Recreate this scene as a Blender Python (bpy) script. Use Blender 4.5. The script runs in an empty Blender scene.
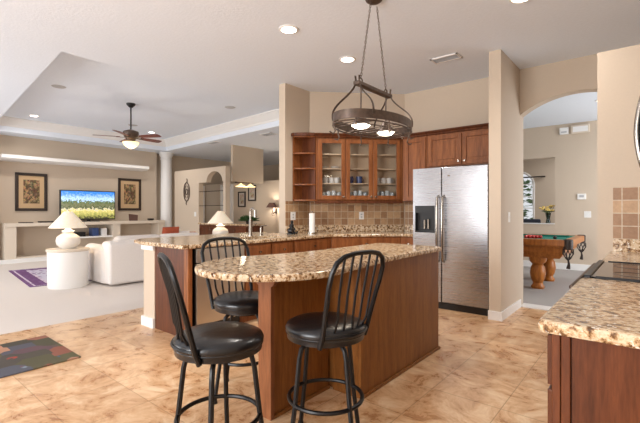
import bpy, bmesh, math, random
from mathutils import Vector, Matrix
random.seed(7)
PI = math.pi
S = bpy.context.scene
COL = S.collection
# ------------------------------------------------------------------ camera
YAW = math.atan(0.825)
cam = bpy.data.cameras.new('camera'); cam.lens = 22.5; cam.sensor_width = 36; cam.shift_y = -1.5/640
cam.clip_start = 0.02
co = bpy.data.objects.new('camera', cam); COL.objects.link(co)
co.location = (0, 0, 1.245); co.rotation_euler = (PI/2, 0, YAW); S.camera = co
# ------------------------------------------------------------------ world, exposure
S.view_settings.view_transform = 'Standard'; S.view_settings.look = 'None'
S.view_settings.gamma = 1; S.view_settings.use_curve_mapping = False
S.view_settings.exposure = 0.06
W = bpy.data.worlds.new('world'); S.world = W; W.use_nodes = True
bg = W.node_tree.nodes['Background']; bg.inputs[0].default_value = (0.93, 0.96, 1.0, 1); bg.inputs[1].default_value = .8

def area(name, loc, size, power, rot=(0, 0, 0), color=(1, .97, .92), sy=None):
    l = bpy.data.lights.new(name, 'AREA'); l.energy = power; l.color = color
    l.shape = 'RECTANGLE'; l.size = size; l.size_y = sy or size
    o = bpy.data.objects.new(name, l); COL.objects.link(o); o.location = loc; o.rotation_euler = rot
    return o
# daylight of the glass doors of the living room (south side); the other areas are added fill
area('daylight_living_doors', (-8.8, -2.62, 1.3), 4.6, 170, (PI/2, 0, 0), (.96, .98, 1), 2.3)
area('fill_kitchen_south', (-2.0, -2.62, 1.6), 2.7, 220, (PI/2, 0, 0), (.98, .99, 1), 1.9)  # added fill from behind the camera; no window is known there
area('fill_game_room', (1.9, 7.9, 1.5), 2.4, 95, (0, PI/2, 0), (.97, .98, 1), 1.8)  # unseen fill added on the east side to brighten the game room
area('fill_far_room', (-1.0, 11.4, 2.9), 2.0, 50, (0, 0, 0), (.97, .98, 1), 2.0)  # fill panel added under the far room ceiling, brightens the view through the opening

# ------------------------------------------------------------------ materials
def lin(c):
    return tuple((v/255/12.92 if v/255 <= .04045 else ((v/255+.055)/1.055)**2.4) for v in c) + (1,)
class NT:
    def __init__(s, name):
        s.m = bpy.data.materials.new(name); s.m.use_nodes = True
        s.t = s.m.node_tree; s.b = s.t.nodes['Principled BSDF']
    def n(s, typ, **kw):
        x = s.t.nodes.new(typ)
        for k, v in kw.items():
            if k.startswith('i_'): x.inputs[k[2:].replace('_', ' ')].default_value = v
            else: setattr(x, k, v)
        return x
    def l(s, a, b): s.t.links.new(a, b)
    def coord(s, scale=(1, 1, 1), rot=(0, 0, 0)):
        c = s.n('ShaderNodeTexCoord'); mp = s.n('ShaderNodeMapping')
        mp.inputs['Scale'].default_value = scale; mp.inputs['Rotation'].default_value = rot
        s.l(c.outputs['Object'], mp.inputs[0]); return mp.outputs[0]
    def ramp(s, stops, fac):
        r = s.n('ShaderNodeValToRGB'); e = r.color_ramp.elements
        while len(e) < len(stops): e.new(.5)
        for i, (p, c) in enumerate(stops): e[i].position = p; e[i].color = c
        s.l(fac, r.inputs[0]); return r.outputs[0]
    def mix(s, fac, a, b, mode='MIX'):
        x = s.n('ShaderNodeMix', data_type='RGBA', blend_type=mode)
        for i, v in ((0, fac), (6, a), (7, b)):
            if hasattr(v, 'is_output'): s.l(v, x.inputs[i])
            else: x.inputs[i].default_value = v
        return x.outputs[2]
    def bump(s, h, st, d=.01):
        b = s.n('ShaderNodeBump'); b.inputs['Strength'].default_value = st; b.inputs['Distance'].default_value = d
        s.l(h, b.inputs['Height']); s.l(b.outputs[0], s.b.inputs['Normal'])
def noise(t, co_, scale, detail=4, rough=.5):
    n = t.n('ShaderNodeTexNoise'); n.inputs['Scale'].default_value = scale; n.inputs['Detail'].default_value = detail
    n.inputs['Roughness'].default_value = rough; t.l(co_, n.inputs['Vector']); return n.outputs['Fac']
def plain(name, c, rough=.5, metal=0, bumps=0, bscale=80, var=.04, spec=None, coat=0):
    t = NT(name); cc = t.coord(); f = noise(t, cc, bscale)
    a = lin(c); b = tuple(min(1, v*(1-var*2)) for v in a[:3])+(1,)
    t.l(t.ramp([(.3, b), (.7, a)], f), t.b.inputs['Base Color'])
    t.b.inputs['Roughness'].default_value = rough; t.b.inputs['Metallic'].default_value = metal
    if spec is not None: t.b.inputs['Specular IOR Level'].default_value = spec
    if coat: t.b.inputs['Coat Weight'].default_value = coat
    if bumps: t.bump(f, bumps, .004)
    return t.m
def wood(name, dark, light, rough=.32, axis='z', scale=1.0):
    t = NT(name); sc = {'z': (9, 9, .9), 'x': (.9, 9, 9), 'y': (9, .9, 9)}[axis]
    c = t.coord(tuple(v*scale for v in sc)); f = noise(t, c, 3, 6, .62)
    c2 = t.coord(tuple(v*6*scale for v in sc)); g = noise(t, c2, 3, 3, .6)
    a = t.ramp([(.3, lin(dark)), (.7, lin(light))], f)
    gg = t.ramp([(.35, (.72, .72, .72, 1)), (.6, (1, 1, 1, 1))], g)
    t.l(t.mix(.7, a, gg, 'MULTIPLY'), t.b.inputs['Base Color'])
    t.b.inputs['Roughness'].default_value = rough; t.b.inputs['Specular IOR Level'].default_value = .3
    return t.m
def granite():
    t = NT('granite'); c = t.coord((1, 1, 1), (0, 0, .6)); cs = t.coord((1, 1.6, 1), (0, 0, .9))
    f = noise(t, cs, 30, 6, .7)
    a = t.ramp([(.34, lin((54, 38, 30))), (.43, lin((122, 88, 58))), (.48, lin((184, 148, 108))), (.56, lin((222, 202, 172))), (.72, lin((186, 162, 134)))], f)
    v = t.n('ShaderNodeTexVoronoi'); v.inputs['Scale'].default_value = 75; t.l(c, v.inputs['Vector'])
    g = noise(t, c, 9, 3)
    k = t.n('ShaderNodeMath', operation='ADD'); t.l(v.outputs['Distance'], k.inputs[0]); t.l(g, k.inputs[1])
    sp = t.ramp([(.49, (1, 1, 1, 1)), (.58, (0, 0, 0, 1))], k.outputs[0])
    b = t.mix(sp, a, lin((70, 56, 48)))
    h = noise(t, c, 60, 2); gs = t.ramp([(.62, (0, 0, 0, 1)), (.68, (1, 1, 1, 1))], h)
    t.l(t.mix(gs, b, lin((235, 228, 215))), t.b.inputs['Base Color'])
    t.b.inputs['Roughness'].default_value = .14; return t.m
def floor_tile():
    t = NT('floor_tile'); c = t.coord()
    br = t.n('ShaderNodeTexBrick'); br.offset = 0; br.inputs['Scale'].default_value = 1
    br.inputs['Brick Width'].default_value = .45; br.inputs['Row Height'].default_value = .45
    br.inputs['Mortar Size'].default_value = .0035; br.inputs['Mortar Smooth'].default_value = .3
    br.inputs['Color1'].default_value = (1, 1, 1, 1); br.inputs['Color2'].default_value = (.84, .81, .78, 1); br.inputs['Mortar'].default_value = (.62, .56, .5, 1)
    t.l(c, br.inputs['Vector'])
    d = t.n('ShaderNodeTexNoise'); d.inputs['Scale'].default_value = 1.7; t.l(c, d.inputs['Vector'])
    ad = t.n('ShaderNodeVectorMath', operation='MULTIPLY_ADD'); t.l(d.outputs['Color'], ad.inputs[0]); ad.inputs[1].default_value = (.7, .7, .7); t.l(c, ad.inputs[2])
    f = noise(t, ad.outputs[0], 6.5, 8, .7)
    a = t.ramp([(.30, lin((164, 114, 78))), (.42, lin((198, 150, 106))), (.52, lin((220, 179, 137))), (.66, lin((240, 210, 174)))], f)
    b = t.mix(1.0, a, br.outputs['Color'], 'MULTIPLY')
    t.l(b, t.b.inputs['Base Color'])
    t.l(t.ramp([(.3, (.22,)*3+(1,)), (.7, (.42,)*3+(1,))], f), t.b.inputs['Roughness'])
    t.bump(br.outputs['Fac'], -.25, .003); return t.m
def splash_tile():
    t = NT('splash_tile'); c = t.n('ShaderNodeTexCoord'); s = t.n('ShaderNodeSeparateXYZ'); k = t.n('ShaderNodeCombineXYZ')
    t.l(c.outputs['Object'], s.inputs[0]); ao = t.n('ShaderNodeMath', operation='ADD'); ao.inputs[1].default_value = .045; t.l(s.outputs[0], ao.inputs[0]); t.l(ao.outputs[0], k.inputs[0]); t.l(s.outputs[2], k.inputs[1])
    br = t.n('ShaderNodeTexBrick'); br.offset = 0; br.inputs['Scale'].default_value = 1
    br.inputs['Brick Width'].default_value = .103; br.inputs['Row Height'].default_value = .103
    br.inputs['Mortar Size'].default_value = .0035; br.inputs['Mortar Smooth'].default_value = .1
    br.inputs['Color1'].default_value = lin((152, 112, 78)); br.inputs['Color2'].default_value = lin((208, 172, 132)); br.inputs['Mortar'].default_value = lin((208, 192, 168))
    t.l(k.outputs[0], br.inputs['Vector'])
    f = noise(t, k.outputs[0], 26, 5, .7); g = t.ramp([(.3, (.74, .7, .66, 1)), (.65, (1, 1, 1, 1))], f)
    t.l(t.mix(.9, br.outputs['Color'], g, 'MULTIPLY'), t.b.inputs['Base Color'])
    t.b.inputs['Roughness'].default_value = .45; t.bump(br.outputs['Fac'], -.5, .003); return t.m
def steel(name, c=(190, 190, 192), rough=.28, stretch=(1, 1, 60)):
    t = NT(name); cc = t.coord(stretch); f = noise(t, cc, 3, 4)
    t.l(t.ramp([(.3, (rough-.005,)*3+(1,)), (.7, (rough+.015,)*3+(1,))], f), t.b.inputs['Roughness'])
    t.b.inputs['Base Color'].default_value = lin(c); t.b.inputs['Metallic'].default_value = 1
    c3 = t.coord((1, 1, 1)); t.bump(noise(t, c3, 2.2, 1), .12, .03); return t.m
def glass(name, c=(235, 242, 240), rough=0):
    t = NT(name); nt = t.t; nt.nodes.remove(t.b)
    a = t.n('ShaderNodeBsdfTransparent'); a.inputs[0].default_value = lin(c)
    g = t.n('ShaderNodeBsdfGlossy'); g.inputs['Roughness'].default_value = .02
    f = t.n('ShaderNodeFresnel'); f.inputs['IOR'].default_value = 1.45
    m = t.n('ShaderNodeMixShader'); t.l(f.outputs[0], m.inputs[0]); t.l(a.outputs[0], m.inputs[1]); t.l(g.outputs[0], m.inputs[2])
    t.l(m.outputs[0], nt.nodes['Material Output'].inputs[0]); return t.m
def emit(name, c, st):
    t = NT(name); t.b.inputs['Base Color'].default_value = lin(c)
    t.b.inputs['Emission Color'].default_value = lin(c); t.b.inputs['Emission Strength'].default_value = st; return t.m
M = dict(
    wall=plain('beige_paint', (204, 187, 167), .7, bumps=.15, bscale=60, var=.012),
    ceil=plain('ceiling_texture', (236, 243, 253), .9, bumps=.5, bscale=38, var=.02),
    white=plain('white_trim_paint', (240, 238, 235), .45, var=.01),
    cream=plain('cream_paint', (222, 208, 190), .6, var=.015),
    carpet=plain('pale_carpet', (226, 216, 208), .98, bumps=.8, bscale=140, var=.06),
    gcarpet=plain('grey_carpet', (176, 170, 166), .98, bumps=.8, bscale=140, var=.08),
    cab=wood('cherry_cabinet_wood', (112, 62, 32), (158, 98, 56)),
    cabd=wood('cherry_wood_dark', (74, 38, 22), (112, 62, 36)),
    isl=wood('island_wood', (122, 74, 34), (158, 104, 52), .36),
    isld=wood('island_leg_wood', (120, 72, 44), (160, 104, 68), .4),
    cabin=plain('cabinet_interior', (222, 196, 164), .6),
    granite=granite(), tile=floor_tile(), splash=splash_tile(),
    steel=steel('stainless_steel', (176, 176, 180), .27), chrome=steel('brushed_nickel', (168, 161, 152), .2, (4, 4, 4)),
    black=plain('black_metal', (20, 19, 21), .38, .3, var=.1),
    leather=plain('black_leather', (17, 18, 22), .3, 0, .35, 26, .1, coat=.1),
    bplastic=plain('black_plastic', (22, 22, 24), .35), dglass=plain('black_ceramic_glass', (26, 30, 34), .06),
    iron=plain('bronze_iron', (104, 88, 78), .42, .6, var=.2, bscale=30),
    glass=glass('clear_glass', (255, 255, 255)), mirror=plain('mirror_silver', (215, 222, 225), .03, 1, var=0),
    lampw=plain('white_ceramic', (238, 234, 228), .25), fabric=plain('white_slipcover', (232, 225, 220), .9, bumps=.3, bscale=60, var=.03),
    rust=plain('rust_fabric', (176, 84, 54), .9, bumps=.3, bscale=90, var=.1),
    blade=wood('fan_blade_wood', (86, 36, 28), (120, 56, 42)), frame=plain('dark_frame_wood', (52, 38, 30), .4, var=.15),
    oak=wood('honey_oak', (140, 78, 28), (196, 122, 54), .3), felt=plain('green_felt', (24, 124, 108), .95, bumps=.2, bscale=200),
    green=plain('leaf_green', (74, 112, 56), .6, var=.3, bscale=20), yellow=plain('yellow_petals', (236, 206, 120), .7),
    red=plain('red_ball', (196, 44, 40), .15), paper=plain('paper_towel', (244, 242, 238), .95, bumps=.3), blue=plain('blue_ceramic', (64, 84, 130), .25),
    bulb=emit('lit_bulb', (255, 240, 214), 14), can=emit('lit_downlight', (255, 246, 232), 12), bowl=emit('lit_glass_bowl', (255, 226, 170), 1.3),
    bplate=plain('white_switch_plate', (240, 238, 234), .4), grey=plain('grey_grille', (188, 188, 190), .7), brown=plain('brown_shade', (96, 66, 56), .7),
)
def shade_mat():
    t = NT('lit_lamp_shade'); t.b.inputs['Base Color'].default_value = lin((244, 232, 212)); t.b.inputs['Roughness'].default_value = .8
    w = t.n('ShaderNodeTexWave'); w.inputs['Scale'].default_value = 1
    t.b.inputs['Emission Color'].default_value = lin((255, 236, 205)); t.b.inputs['Emission Strength'].default_value = .22
    t.l(t.ramp([(.3, lin((240, 226, 204))), (.7, lin((250, 240, 222)))], noise(t, t.coord(), 30)), t.b.inputs['Base Color']); return t.m
M['shade'] = shade_mat()

# ------------------------------------------------------------------ geometry helpers
class MB:
    def __init__(s): s.bm = bmesh.new()
    def poly(s, pts): return s.bm.faces.new([s.bm.verts.new(p) for p in pts])
    def box(s, x0, x1, y0, y1, z0, z1, mat=None):
        v = [s.bm.verts.new((x, y, z)) for x in (x0, x1) for y in (y0, y1) for z in (z0, z1)]
        if mat is not None:
            for q in v: q.co = mat @ q.co
        for f in ((0, 1, 3, 2), (4, 6, 7, 5), (0, 4, 5, 1), (2, 3, 7, 6), (0, 2, 6, 4), (1, 5, 7, 3)): s.bm.faces.new([v[i] for i in f])
        return s
    def prism(s, poly, z0, z1, f=lambda a, b, c: (a, b, c)):
        a = [s.bm.verts.new(f(x, y, z0)) for x, y in poly]; b = [s.bm.verts.new(f(x, y, z1)) for x, y in poly]
        n = len(poly); s.bm.faces.new(a[::-1]); s.bm.faces.new(b)
        for i in range(n): s.bm.faces.new((a[i], a[(i+1) % n], b[(i+1) % n], b[i]))
        return s
    def lathe(s, prof, cx=0, cy=0, n=32, mat=None):
        rings = []
        for r, z in prof:
            if r < 1e-5: rings.append([s.bm.verts.new((cx, cy, z))])
            else: rings.append([s.bm.verts.new((cx+r*math.cos(2*PI*i/n), cy+r*math.sin(2*PI*i/n), z)) for i in range(n)])
        if mat is not None:
            for rg in rings:
                for q in rg: q.co = mat @ q.co
        for a, b in zip(rings, rings[1:]):
            for i in range(n):
                j = (i+1) % n
                if len(a) == 1 and len(b) == 1: continue
                if len(a) == 1: s.bm.faces.new((a[0], b[j], b[i]))
                elif len(b) == 1: s.bm.faces.new((a[i], a[j], b[0]))
                else: s.bm.faces.new((a[i], a[j], b[j], b[i]))
        return s
    def cyl(s, x, y, z0, z1, r, r2=None, n=24, mat=None):
        r2 = r if r2 is None else r2
        return s.lathe([(0, z0), (r, z0), (r2, z1), (0, z1)], x, y, n, mat)
    def tube(s, path, r, n=8, closed=False, flat=1.0):
        P = [Vector(p) for p in path]; m = len(P); rings = []; prev = None
        for i, p in enumerate(P):
            if closed: t = P[(i+1) % m]-P[i-1]
            else: t = P[min(i+1, m-1)]-P[max(i-1, 0)]
            t.normalize()
            if prev is None:
                up = Vector((0, 0, 1)) if abs(t.z) < .9 else Vector((1, 0, 0)); a = t.cross(up).normalized()
            else: a = (prev-t*prev.dot(t)).normalized()
            prev = a; b = t.cross(a); rr = r[i] if isinstance(r, (list, tuple)) else r
            rings.append([s.bm.verts.new(p+a*rr*math.cos(2*PI*k/n)+b*rr*flat*math.sin(2*PI*k/n)) for k in range(n)])
        rng = range(m if closed else m-1)
        for i in rng:
            A, B = rings[i], rings[(i+1) % m]
            for k in range(n): s.bm.faces.new((A[k], A[(k+1) % n], B[(k+1) % n], B[k]))
        if not closed: s.bm.faces.new(rings[0][::-1]); s.bm.faces.new(rings[-1])
        return s
    def ball(s, x, y, z, r, sx=1, sy=1, sz=1, u=16, v=10):
        bmesh.ops.create_uvsphere(s.bm, u_segments=u, v_segments=v, radius=1, matrix=Matrix.Translation((x, y, z)) @ Matrix.Diagonal((r*sx, r*sy, r*sz, 1)))
        return s
    def build(s, name, mat, parent=None, world=False, bevel=0, smooth=False, sub=0, origin=None):
        bm = s.bm; bmesh.ops.recalc_face_normals(bm, faces=bm.faces)
        if parent is not None and world:
            inv = root_matrix(parent).inverted()
            for v in bm.verts: v.co = inv @ v.co
        loc = None
        if parent is None:
            if origin is None:
                xs = [v.co.x for v in bm.verts]; ys = [v.co.y for v in bm.verts]; zs = [v.co.z for v in bm.verts]
                origin = ((min(xs)+max(xs))/2, (min(ys)+max(ys))/2, min(zs))
            loc = Vector(origin)
            for v in bm.verts: v.co -= loc
        me = bpy.data.meshes.new(name); bm.to_mesh(me); bm.free(); me.materials.append(mat)
        o = bpy.data.objects.new(name, me); COL.objects.link(o)
        if parent is not None: o.parent = parent
        if loc is not None: o.location = loc
        if smooth:
            for p in me.polygons: p.use_smooth = True
        if bevel:
            b = o.modifiers.new('bevel', 'BEVEL'); b.width = bevel; b.segments = 2; b.limit_method = 'ANGLE'; b.angle_limit = .6
        if sub:
            b = o.modifiers.new('subsurf', 'SUBSURF'); b.levels = sub; b.render_levels = sub
        if smooth and not sub:
            b = o.modifiers.new('split', 'EDGE_SPLIT'); b.split_angle = .7
        return o
def root_matrix(o):
    m = Matrix.Translation(o.location) @ o.rotation_euler.to_matrix().to_4x4()
    return root_matrix(o.parent) @ m if o.parent else m
def tag(o, label, cat, group=None):
    o['label'] = label; o['category'] = cat
    if group: o['group'] = group
    return o
def thing(name, label, cat, loc=(0, 0, 0), rz=0, group=None):
    o = bpy.data.objects.new(name, None); COL.objects.link(o); o.location = loc; o.rotation_euler = (0, 0, rz)
    o.empty_display_size = .1
    return tag(o, label, cat, group)
def struct(name, mb, mat, **k):
    o = mb.build(name, mat, **k); o['kind'] = 'structure'; return o
def dup(root, loc, rz=None, label=None, group=None):
    r = root.copy(); COL.objects.link(r); r.location = loc
    if rz is not None: r.rotation_euler = (0, 0, rz)
    if label: r['label'] = label
    if group: r['group'] = group
    for ch in list(root.children):
        c = ch.copy(); COL.objects.link(c); c.parent = r
        for g in list(ch.children):
            d = g.copy(); COL.objects.link(d); d.parent = c
    return r
def lamp(parent, loc, power, color=(1, .86, .68), r=.05, typ='POINT', spot=2.4):
    l = bpy.data.lights.new('bulb_light', typ); l.energy = power; l.color = color
    l.shadow_soft_size = r
    if typ == 'SPOT': l.spot_size = spot; l.spot_blend = .9
    o = bpy.data.objects.new('bulb_light', l); COL.objects.link(o); o.parent = parent; o.location = loc; return o
def R3(x, y, z): return Matrix.Translation((x, y, z))

# ================================================================== STRUCTURE
CH = 3.05
struct('floor_kitchen', MB().box(-5.0, .55, -2.65, 5.6, -.05, 0), M['tile'], origin=(-1.17, 2.2, 0))
struct('floor_living', MB().box(-12.2, -5.0, -2.65, 11.2, -.05, 0), M['carpet'])
struct('floor_game_room', MB().box(-4.5, 2.0, 5.82, 13.2, -.05, 0), M['gcarpet'])
struct('trim_1', MB().box(-1.29, .41, 5.6, 5.82, -.04, .012), M['white'])
# ceiling with the tray over the living room
tz = 3.37
TRAY = [(-11.4, 2.2), (-5.18, 1.64), (-5.1, 5.98), (-11.4, 6.45)]
OUT = [(-12.3, -2.75), (2.0, -2.75), (2.0, 13.2), (-12.3, 13.2)]
def inset(pts, d_):
    n = len(pts); out = []
    for i in range(n):
        a, b, c_ = Vector(pts[i-1]), Vector(pts[i]), Vector(pts[(i+1) % n])
        n1 = Vector((-(b-a).y, (b-a).x)).normalized(); n2 = Vector((-(c_-b).y, (c_-b).x)).normalized()
        out.append(tuple(b+(n1+n2)*(d_/(1+n1.dot(n2)))))
    return out
c = MB(); O = inset(TRAY, -.1)
for i in range(4):
    k = (i+1) % 4
    c.prism([OUT[i], OUT[k], TRAY[k], TRAY[i]], CH, CH+.1)
    c.prism([O[i], O[k], TRAY[k], TRAY[i]], CH+.1, tz)
c.prism(O, tz, tz+.1)
struct('ceiling', c, M['ceil'])
# crown moulding inside the tray: stepped profile run round the four sides
c = MB(); prof = [(0, tz-.2), (.02, tz-.2), (.03, tz-.16), (.08, tz-.1), (.13, tz-.04), (.15, tz-.03), (.15, tz), (0, tz)]
loops = [[c.bm.verts.new((x, y, z)) for x, y in inset(TRAY, d_)] for d_, z in prof]
for a, b in zip(loops, loops[1:]+loops[:1]):
    for i in range(4): c.bm.faces.new((a[i], a[(i+1) % 4], b[(i+1) % 4], b[i]))
struct('trim_2', c, M['white'])
# kitchen walls
struct('wall_west', MB().box(-4.12, -4.0, 4.07, 4.6, 0, CH), M['wall'])
d = .12*.7071
struct('wall_diagonal', MB().prism([(-4.0, 4.6), (-2.95, 5.65), (-2.95, 5.77), (-3.0, 5.77), (-4.12, 4.65), (-4.12, 4.6)], 0, CH), M['wall'])
struct('wall_north', MB().box(-2.95, -1.42, 5.65, 5.77, 0, CH), M['wall'])
struct('wall_refrigerator_side', MB().box(-1.42, -1.29, 4.75, 5.78, 0, CH), M['wall'])
# arch wall
def arch_wall():
    mb = MB(); x0, x1, zs, zt = -1.29, -.06, 2.46, 2.665
    w = (x1-x0)/2; h = zt-zs; Rr = (w*w+h*h)/(2*h); cx = (x0+x1)/2; cz = zt-Rr
    a0 = math.asin(w/Rr); arc = [(cx+Rr*math.sin(-a0+2*a0*i/20), cz+Rr*math.cos(-a0+2*a0*i/20)) for i in range(21)]
    mb.prism([(x1, 0), (.41, 0), (.41, CH), (x0, CH)]+arc, 5.6, 5.76, lambda a, b, c_: (a, c_, b))
    return mb
struct('wall_arch', arch_wall(), M['wall'])
struct('wall_range_end', MB().box(-.335, .41, 4.0, 4.14, 0, 2.54), M['wall'])
struct('wall_east', MB().box(.41, .55, -2.75, 5.76, 0, CH), M['wall'])
sw = MB(); sw.box(-12.2, -11.1, -2.75, -2.65, 0, CH).box(-11.1, -6.4, -2.75, -2.65, 2.5, CH).box(-6.4, -3.4, -2.75, -2.65, 0, CH).box(-3.4, -.6, -2.75, -2.65, 0, .6).box(-3.4, -.6, -2.75, -2.65, 2.6, CH).box(-.6, .55, -2.75, -2.65, 0, CH)
struct('wall_south', sw, M['wall'])
struct('wall_living_west', MB().box(-12.3, -12.2, -2.75, 2.3, 0, CH), M['wall'])
struct('wall_peninsula', MB().box(-4.25, -4.02, 2.137, 4.07, 0, .874), M['wall'])
# living room walls
struct('wall_tv', MB().box(-12.2, -12.0, 2.3, 6.45, 0, CH), M['wall'])
struct('wall_tv_south', MB().box(-12.2, -11.6, 2.2, 2.3, 0, CH), M['wall'])
struct('wall_hall_west', MB().box(-12.3, -12.2, 6.45, 11.2, 0, CH), M['wall'])
def bar_wall():
    mb = MB(); n0, n1, zt = -9.93, -8.80, 2.02; ca, r = -9.2, .36
    mb.box(-11.2, n0, 6.6, 6.75, 0, 2.42).box(n1, -8.70, 6.6, 6.75, 0, 2.42).box(n0, n1, 6.6, 6.75, 0, .87)
    arc = [(ca-r*math.cos(PI*i/16), zt+r*.8*math.sin(PI*i/16)) for i in range(17)]
    mb.prism([(n0, zt)]+arc[:9]+[(ca, 2.42), (n0, 2.42)], 6.6, 6.75, lambda a, b, c_: (a, c_, b))
    mb.prism([(ca, 2.42)]+arc[8:]+[(n1, zt), (n1, 2.42)], 6.6, 6.75, lambda a, b, c_: (a, c_, b)); return mb
struct('wall_bar', bar_wall(), M['wall'])
struct('wall_passage_header', MB().box(-8.99, -8.9, 7.0, 8.13, 2.04, CH), M['wall'])
struct('wall_hall', MB().box(-12.2, -4.7, 8.4, 8.5, 0, 2.14), M['wall'])
struct('wall_hall_far', MB().box(-12.2, -4.7, 11.1, 11.2, 0, CH), M['wall'])
# game room
gw = MB(); y0, y1 = 9.75, 9.9
gw.box(-1.56, 2.0, y0, y1, 0, CH); gw.box(-4.5, -1.56, y0, y1, 0, .96); gw.box(-4.5, -1.56, y0, y1, 2.37, CH); gw.box(-4.5, -3.4, y0, y1, .96, 2.37)
struct('wall_game_room', gw, M['wall'])
struct('wall_game_room_west', MB().box(-4.64, -4.5, 5.8, 13.2, 0, CH), M['wall'])
def far_wall():
    mb = MB(); x0, x1, zs, z0 = -3.7, -2.62, 2.0, .95; cx = (x0+x1)/2; w = (x1-x0)/2
    arc = [(cx-w*math.cos(PI*i/16), zs+w*.75*math.sin(PI*i/16)) for i in range(17)]
    mb.prism([(-4.5, 0), (cx, 0), (cx, z0), (x0, z0)]+arc[:9]+[(cx, CH), (-4.5, CH)], 13.0, 13.12, lambda a, b, c_: (a, c_, b))
    mb.prism([(cx, 0), (2.0, 0), (2.0, CH), (cx, CH)]+arc[8:]+[(x1, z0), (cx, z0)], 13.0, 13.12, lambda a, b, c_: (a, c_, b)); return mb
struct('wall_far_room', far_wall(), M['wall'])
wf = MB(); arc = [(-3.16-.54*math.cos(PI*i/16), 13.0, 2.0+.405*math.sin(PI*i/16)) for i in range(17)]
wf.tube([(-3.7, 13.0, .95)]+arc+[(-2.62, 13.0, .95)], .035, 6, True)
for x in (-3.34, -2.98): wf.box(x-.012, x+.012, 12.99, 13.02, .95, 2.36)
for z in (1.3, 1.65, 2.0): wf.box(-3.7, -2.62, 12.99, 13.02, z-.012, z+.012)
w1 = struct('window_1', wf, M['white']); g = MB().box(-3.7, -2.62, 13.03, 13.035, .95, 2.4).build('pane', M['glass'], w1, world=True)
tree = thing('garden_tree', 'dark green tree outside the arched window of the far room', 'tree', (-3.9, 16.0, 0))
MB().cyl(0, 0, 0, 1.6, .1, .06).build('trunk', M['frame'], tree)
cr = MB()
for i in range(260):
    a, b, r = random.uniform(0, 2*PI), random.uniform(-1, 1), random.uniform(.3, 1)
    p = Vector((r*math.cos(a)*.9, r*math.sin(a)*.6, 1.6+b*.75)); q = Matrix.Translation(p) @ Matrix.Rotation(random.uniform(0, 6), 4, random.choice('XYZ'))
    cr.poly([q @ Vector(v) for v in ((-.12, 0, 0), (0, -.05, .02), (.12, 0, 0), (0, .05, .02))])
cr.build('foliage', M['green'], tree)
tag(MB().box(-3.9, -3.88, 12.87, 13.0, 2.19, 2.21).box(-2.4, -2.38, 12.87, 13.0, 2.19, 2.21).tube([(-3.95, 12.87, 2.2), (-2.3, 12.87, 2.2)], .02).build('curtain_rod', M['frame']), 'dark curtain rod across the arched window', 'curtain rod')
# baseboards
bb = .1
struct('baseboard_refrigerator_side', MB().prism([(-1.425, 4.735), (-1.275, 4.735), (-1.275, 5.6), (-1.29, 5.6), (-1.29, 4.75), (-1.42, 4.75)], 0, bb), M['white'])
struct('baseboard_peninsula', MB().prism([(-4.27, 2.117), (-4.02, 2.117), (-4.02, 2.137), (-4.25, 2.137), (-4.25, 4.07), (-4.27, 4.07)], 0, bb), M['white'])
struct('trim_3', MB().prism([(-4.27, 2.117), (-4.02, 2.117), (-4.02, 2.137), (-4.25, 2.137), (-4.25, 4.07), (-4.27, 4.07)], .82, .874), M['white'])
struct('baseboard_game_room', MB().box(-4.5, 2.0, 9.73, 9.75, 0, .13), M['white'])
struct('baseboard_tv', MB().box(-11.56, -11.44, 2.3, 6.45, 0, .09), M['white'])
struct('baseboard_range_end', MB().box(-.35, -.335, 4.0, 4.14, 0, bb), M['white'])
# door in hall
struct('door_1', MB().box(-11.2, -10.72, 8.36, 8.4, 0, 2.03).box(-11.28, -11.2, 8.34, 8.4, 0, 2.1).box(-10.72, -10.64, 8.34, 8.4, 0, 2.1), M['white'])

struct('door_2', MB().box(-12.2, -12.17, 7.5, 8.34, 0, 2.03).box(-12.2, -12.16, 7.42, 7.5, 0, 2.1).box(-12.2, -12.16, 7.5, 8.34, 2.03, 2.1), M['white'])
# TV wall plant shelf and media ledge
sh = MB(); sh.prism([(0, 2.55), (.42, 2.55), (.42, 2.47), (.37, 2.455), (.3, 2.425), (.12, 2.42), (0, 2.42)], 2.45, 5.99, lambda a, b, c_: (-12.0+a, c_, b))
tag(sh.build('wall_shelf', M['white']), 'long white crown moulded shelf high on the beige wall over the television', 'shelf')
ml = thing('media_ledge', 'long cream built-in ledge with open niches under the television', 'built-in cabinet', (-11.75, 4.5, 0))
MB().box(-12.0, -11.5, 2.5, 6.46, .85, .93).build('ledge_top', M['cream'], ml, True, .005)
for y0, y1 in ((2.5, 2.72), (4.92, 5.12), (6.26, 6.46)):
    MB().box(-12.0, -11.52, y0, y1, 0, .85).build('pillar', M['cream'], ml, True)
MB().box(-12.0, -11.56, 2.72, 6.26, 0, .12).build('plinth', M['cream'], ml, True)
MB().box(-12.0, -11.56, 3.95, 4.92, .5, .54).build('shelf', M['white'], ml, True)
for i, (y, w, h, m) in enumerate(((4.1, .3, .12, 'bplastic'), (4.5, .16, .22, 'blue'), (4.72, .14, .2, 'white'))):
    tag(MB().box(-11.85, -11.6, y-w/2, y+w/2, .54, .54+h).build(('media_player', 'game_console', 'router')[i], M[m], bevel=.006),
        ('flat black media player on the niche shelf', 'blue grey box on the niche shelf beside the media player', 'small white upright device on the niche shelf')[i], 'electronics')
for i, y in enumerate((2.95, 3.45)):
    tag(MB().box(-11.8, -11.6, y-.13-.1*i, y+.13+.1*i, .93, .95+.015*i).build('book', M['frame'], bevel=.004), ('thin dark book lying at the left end of the media ledge', 'wider dark tray book lying under the left framed print')[i], 'book')
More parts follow.
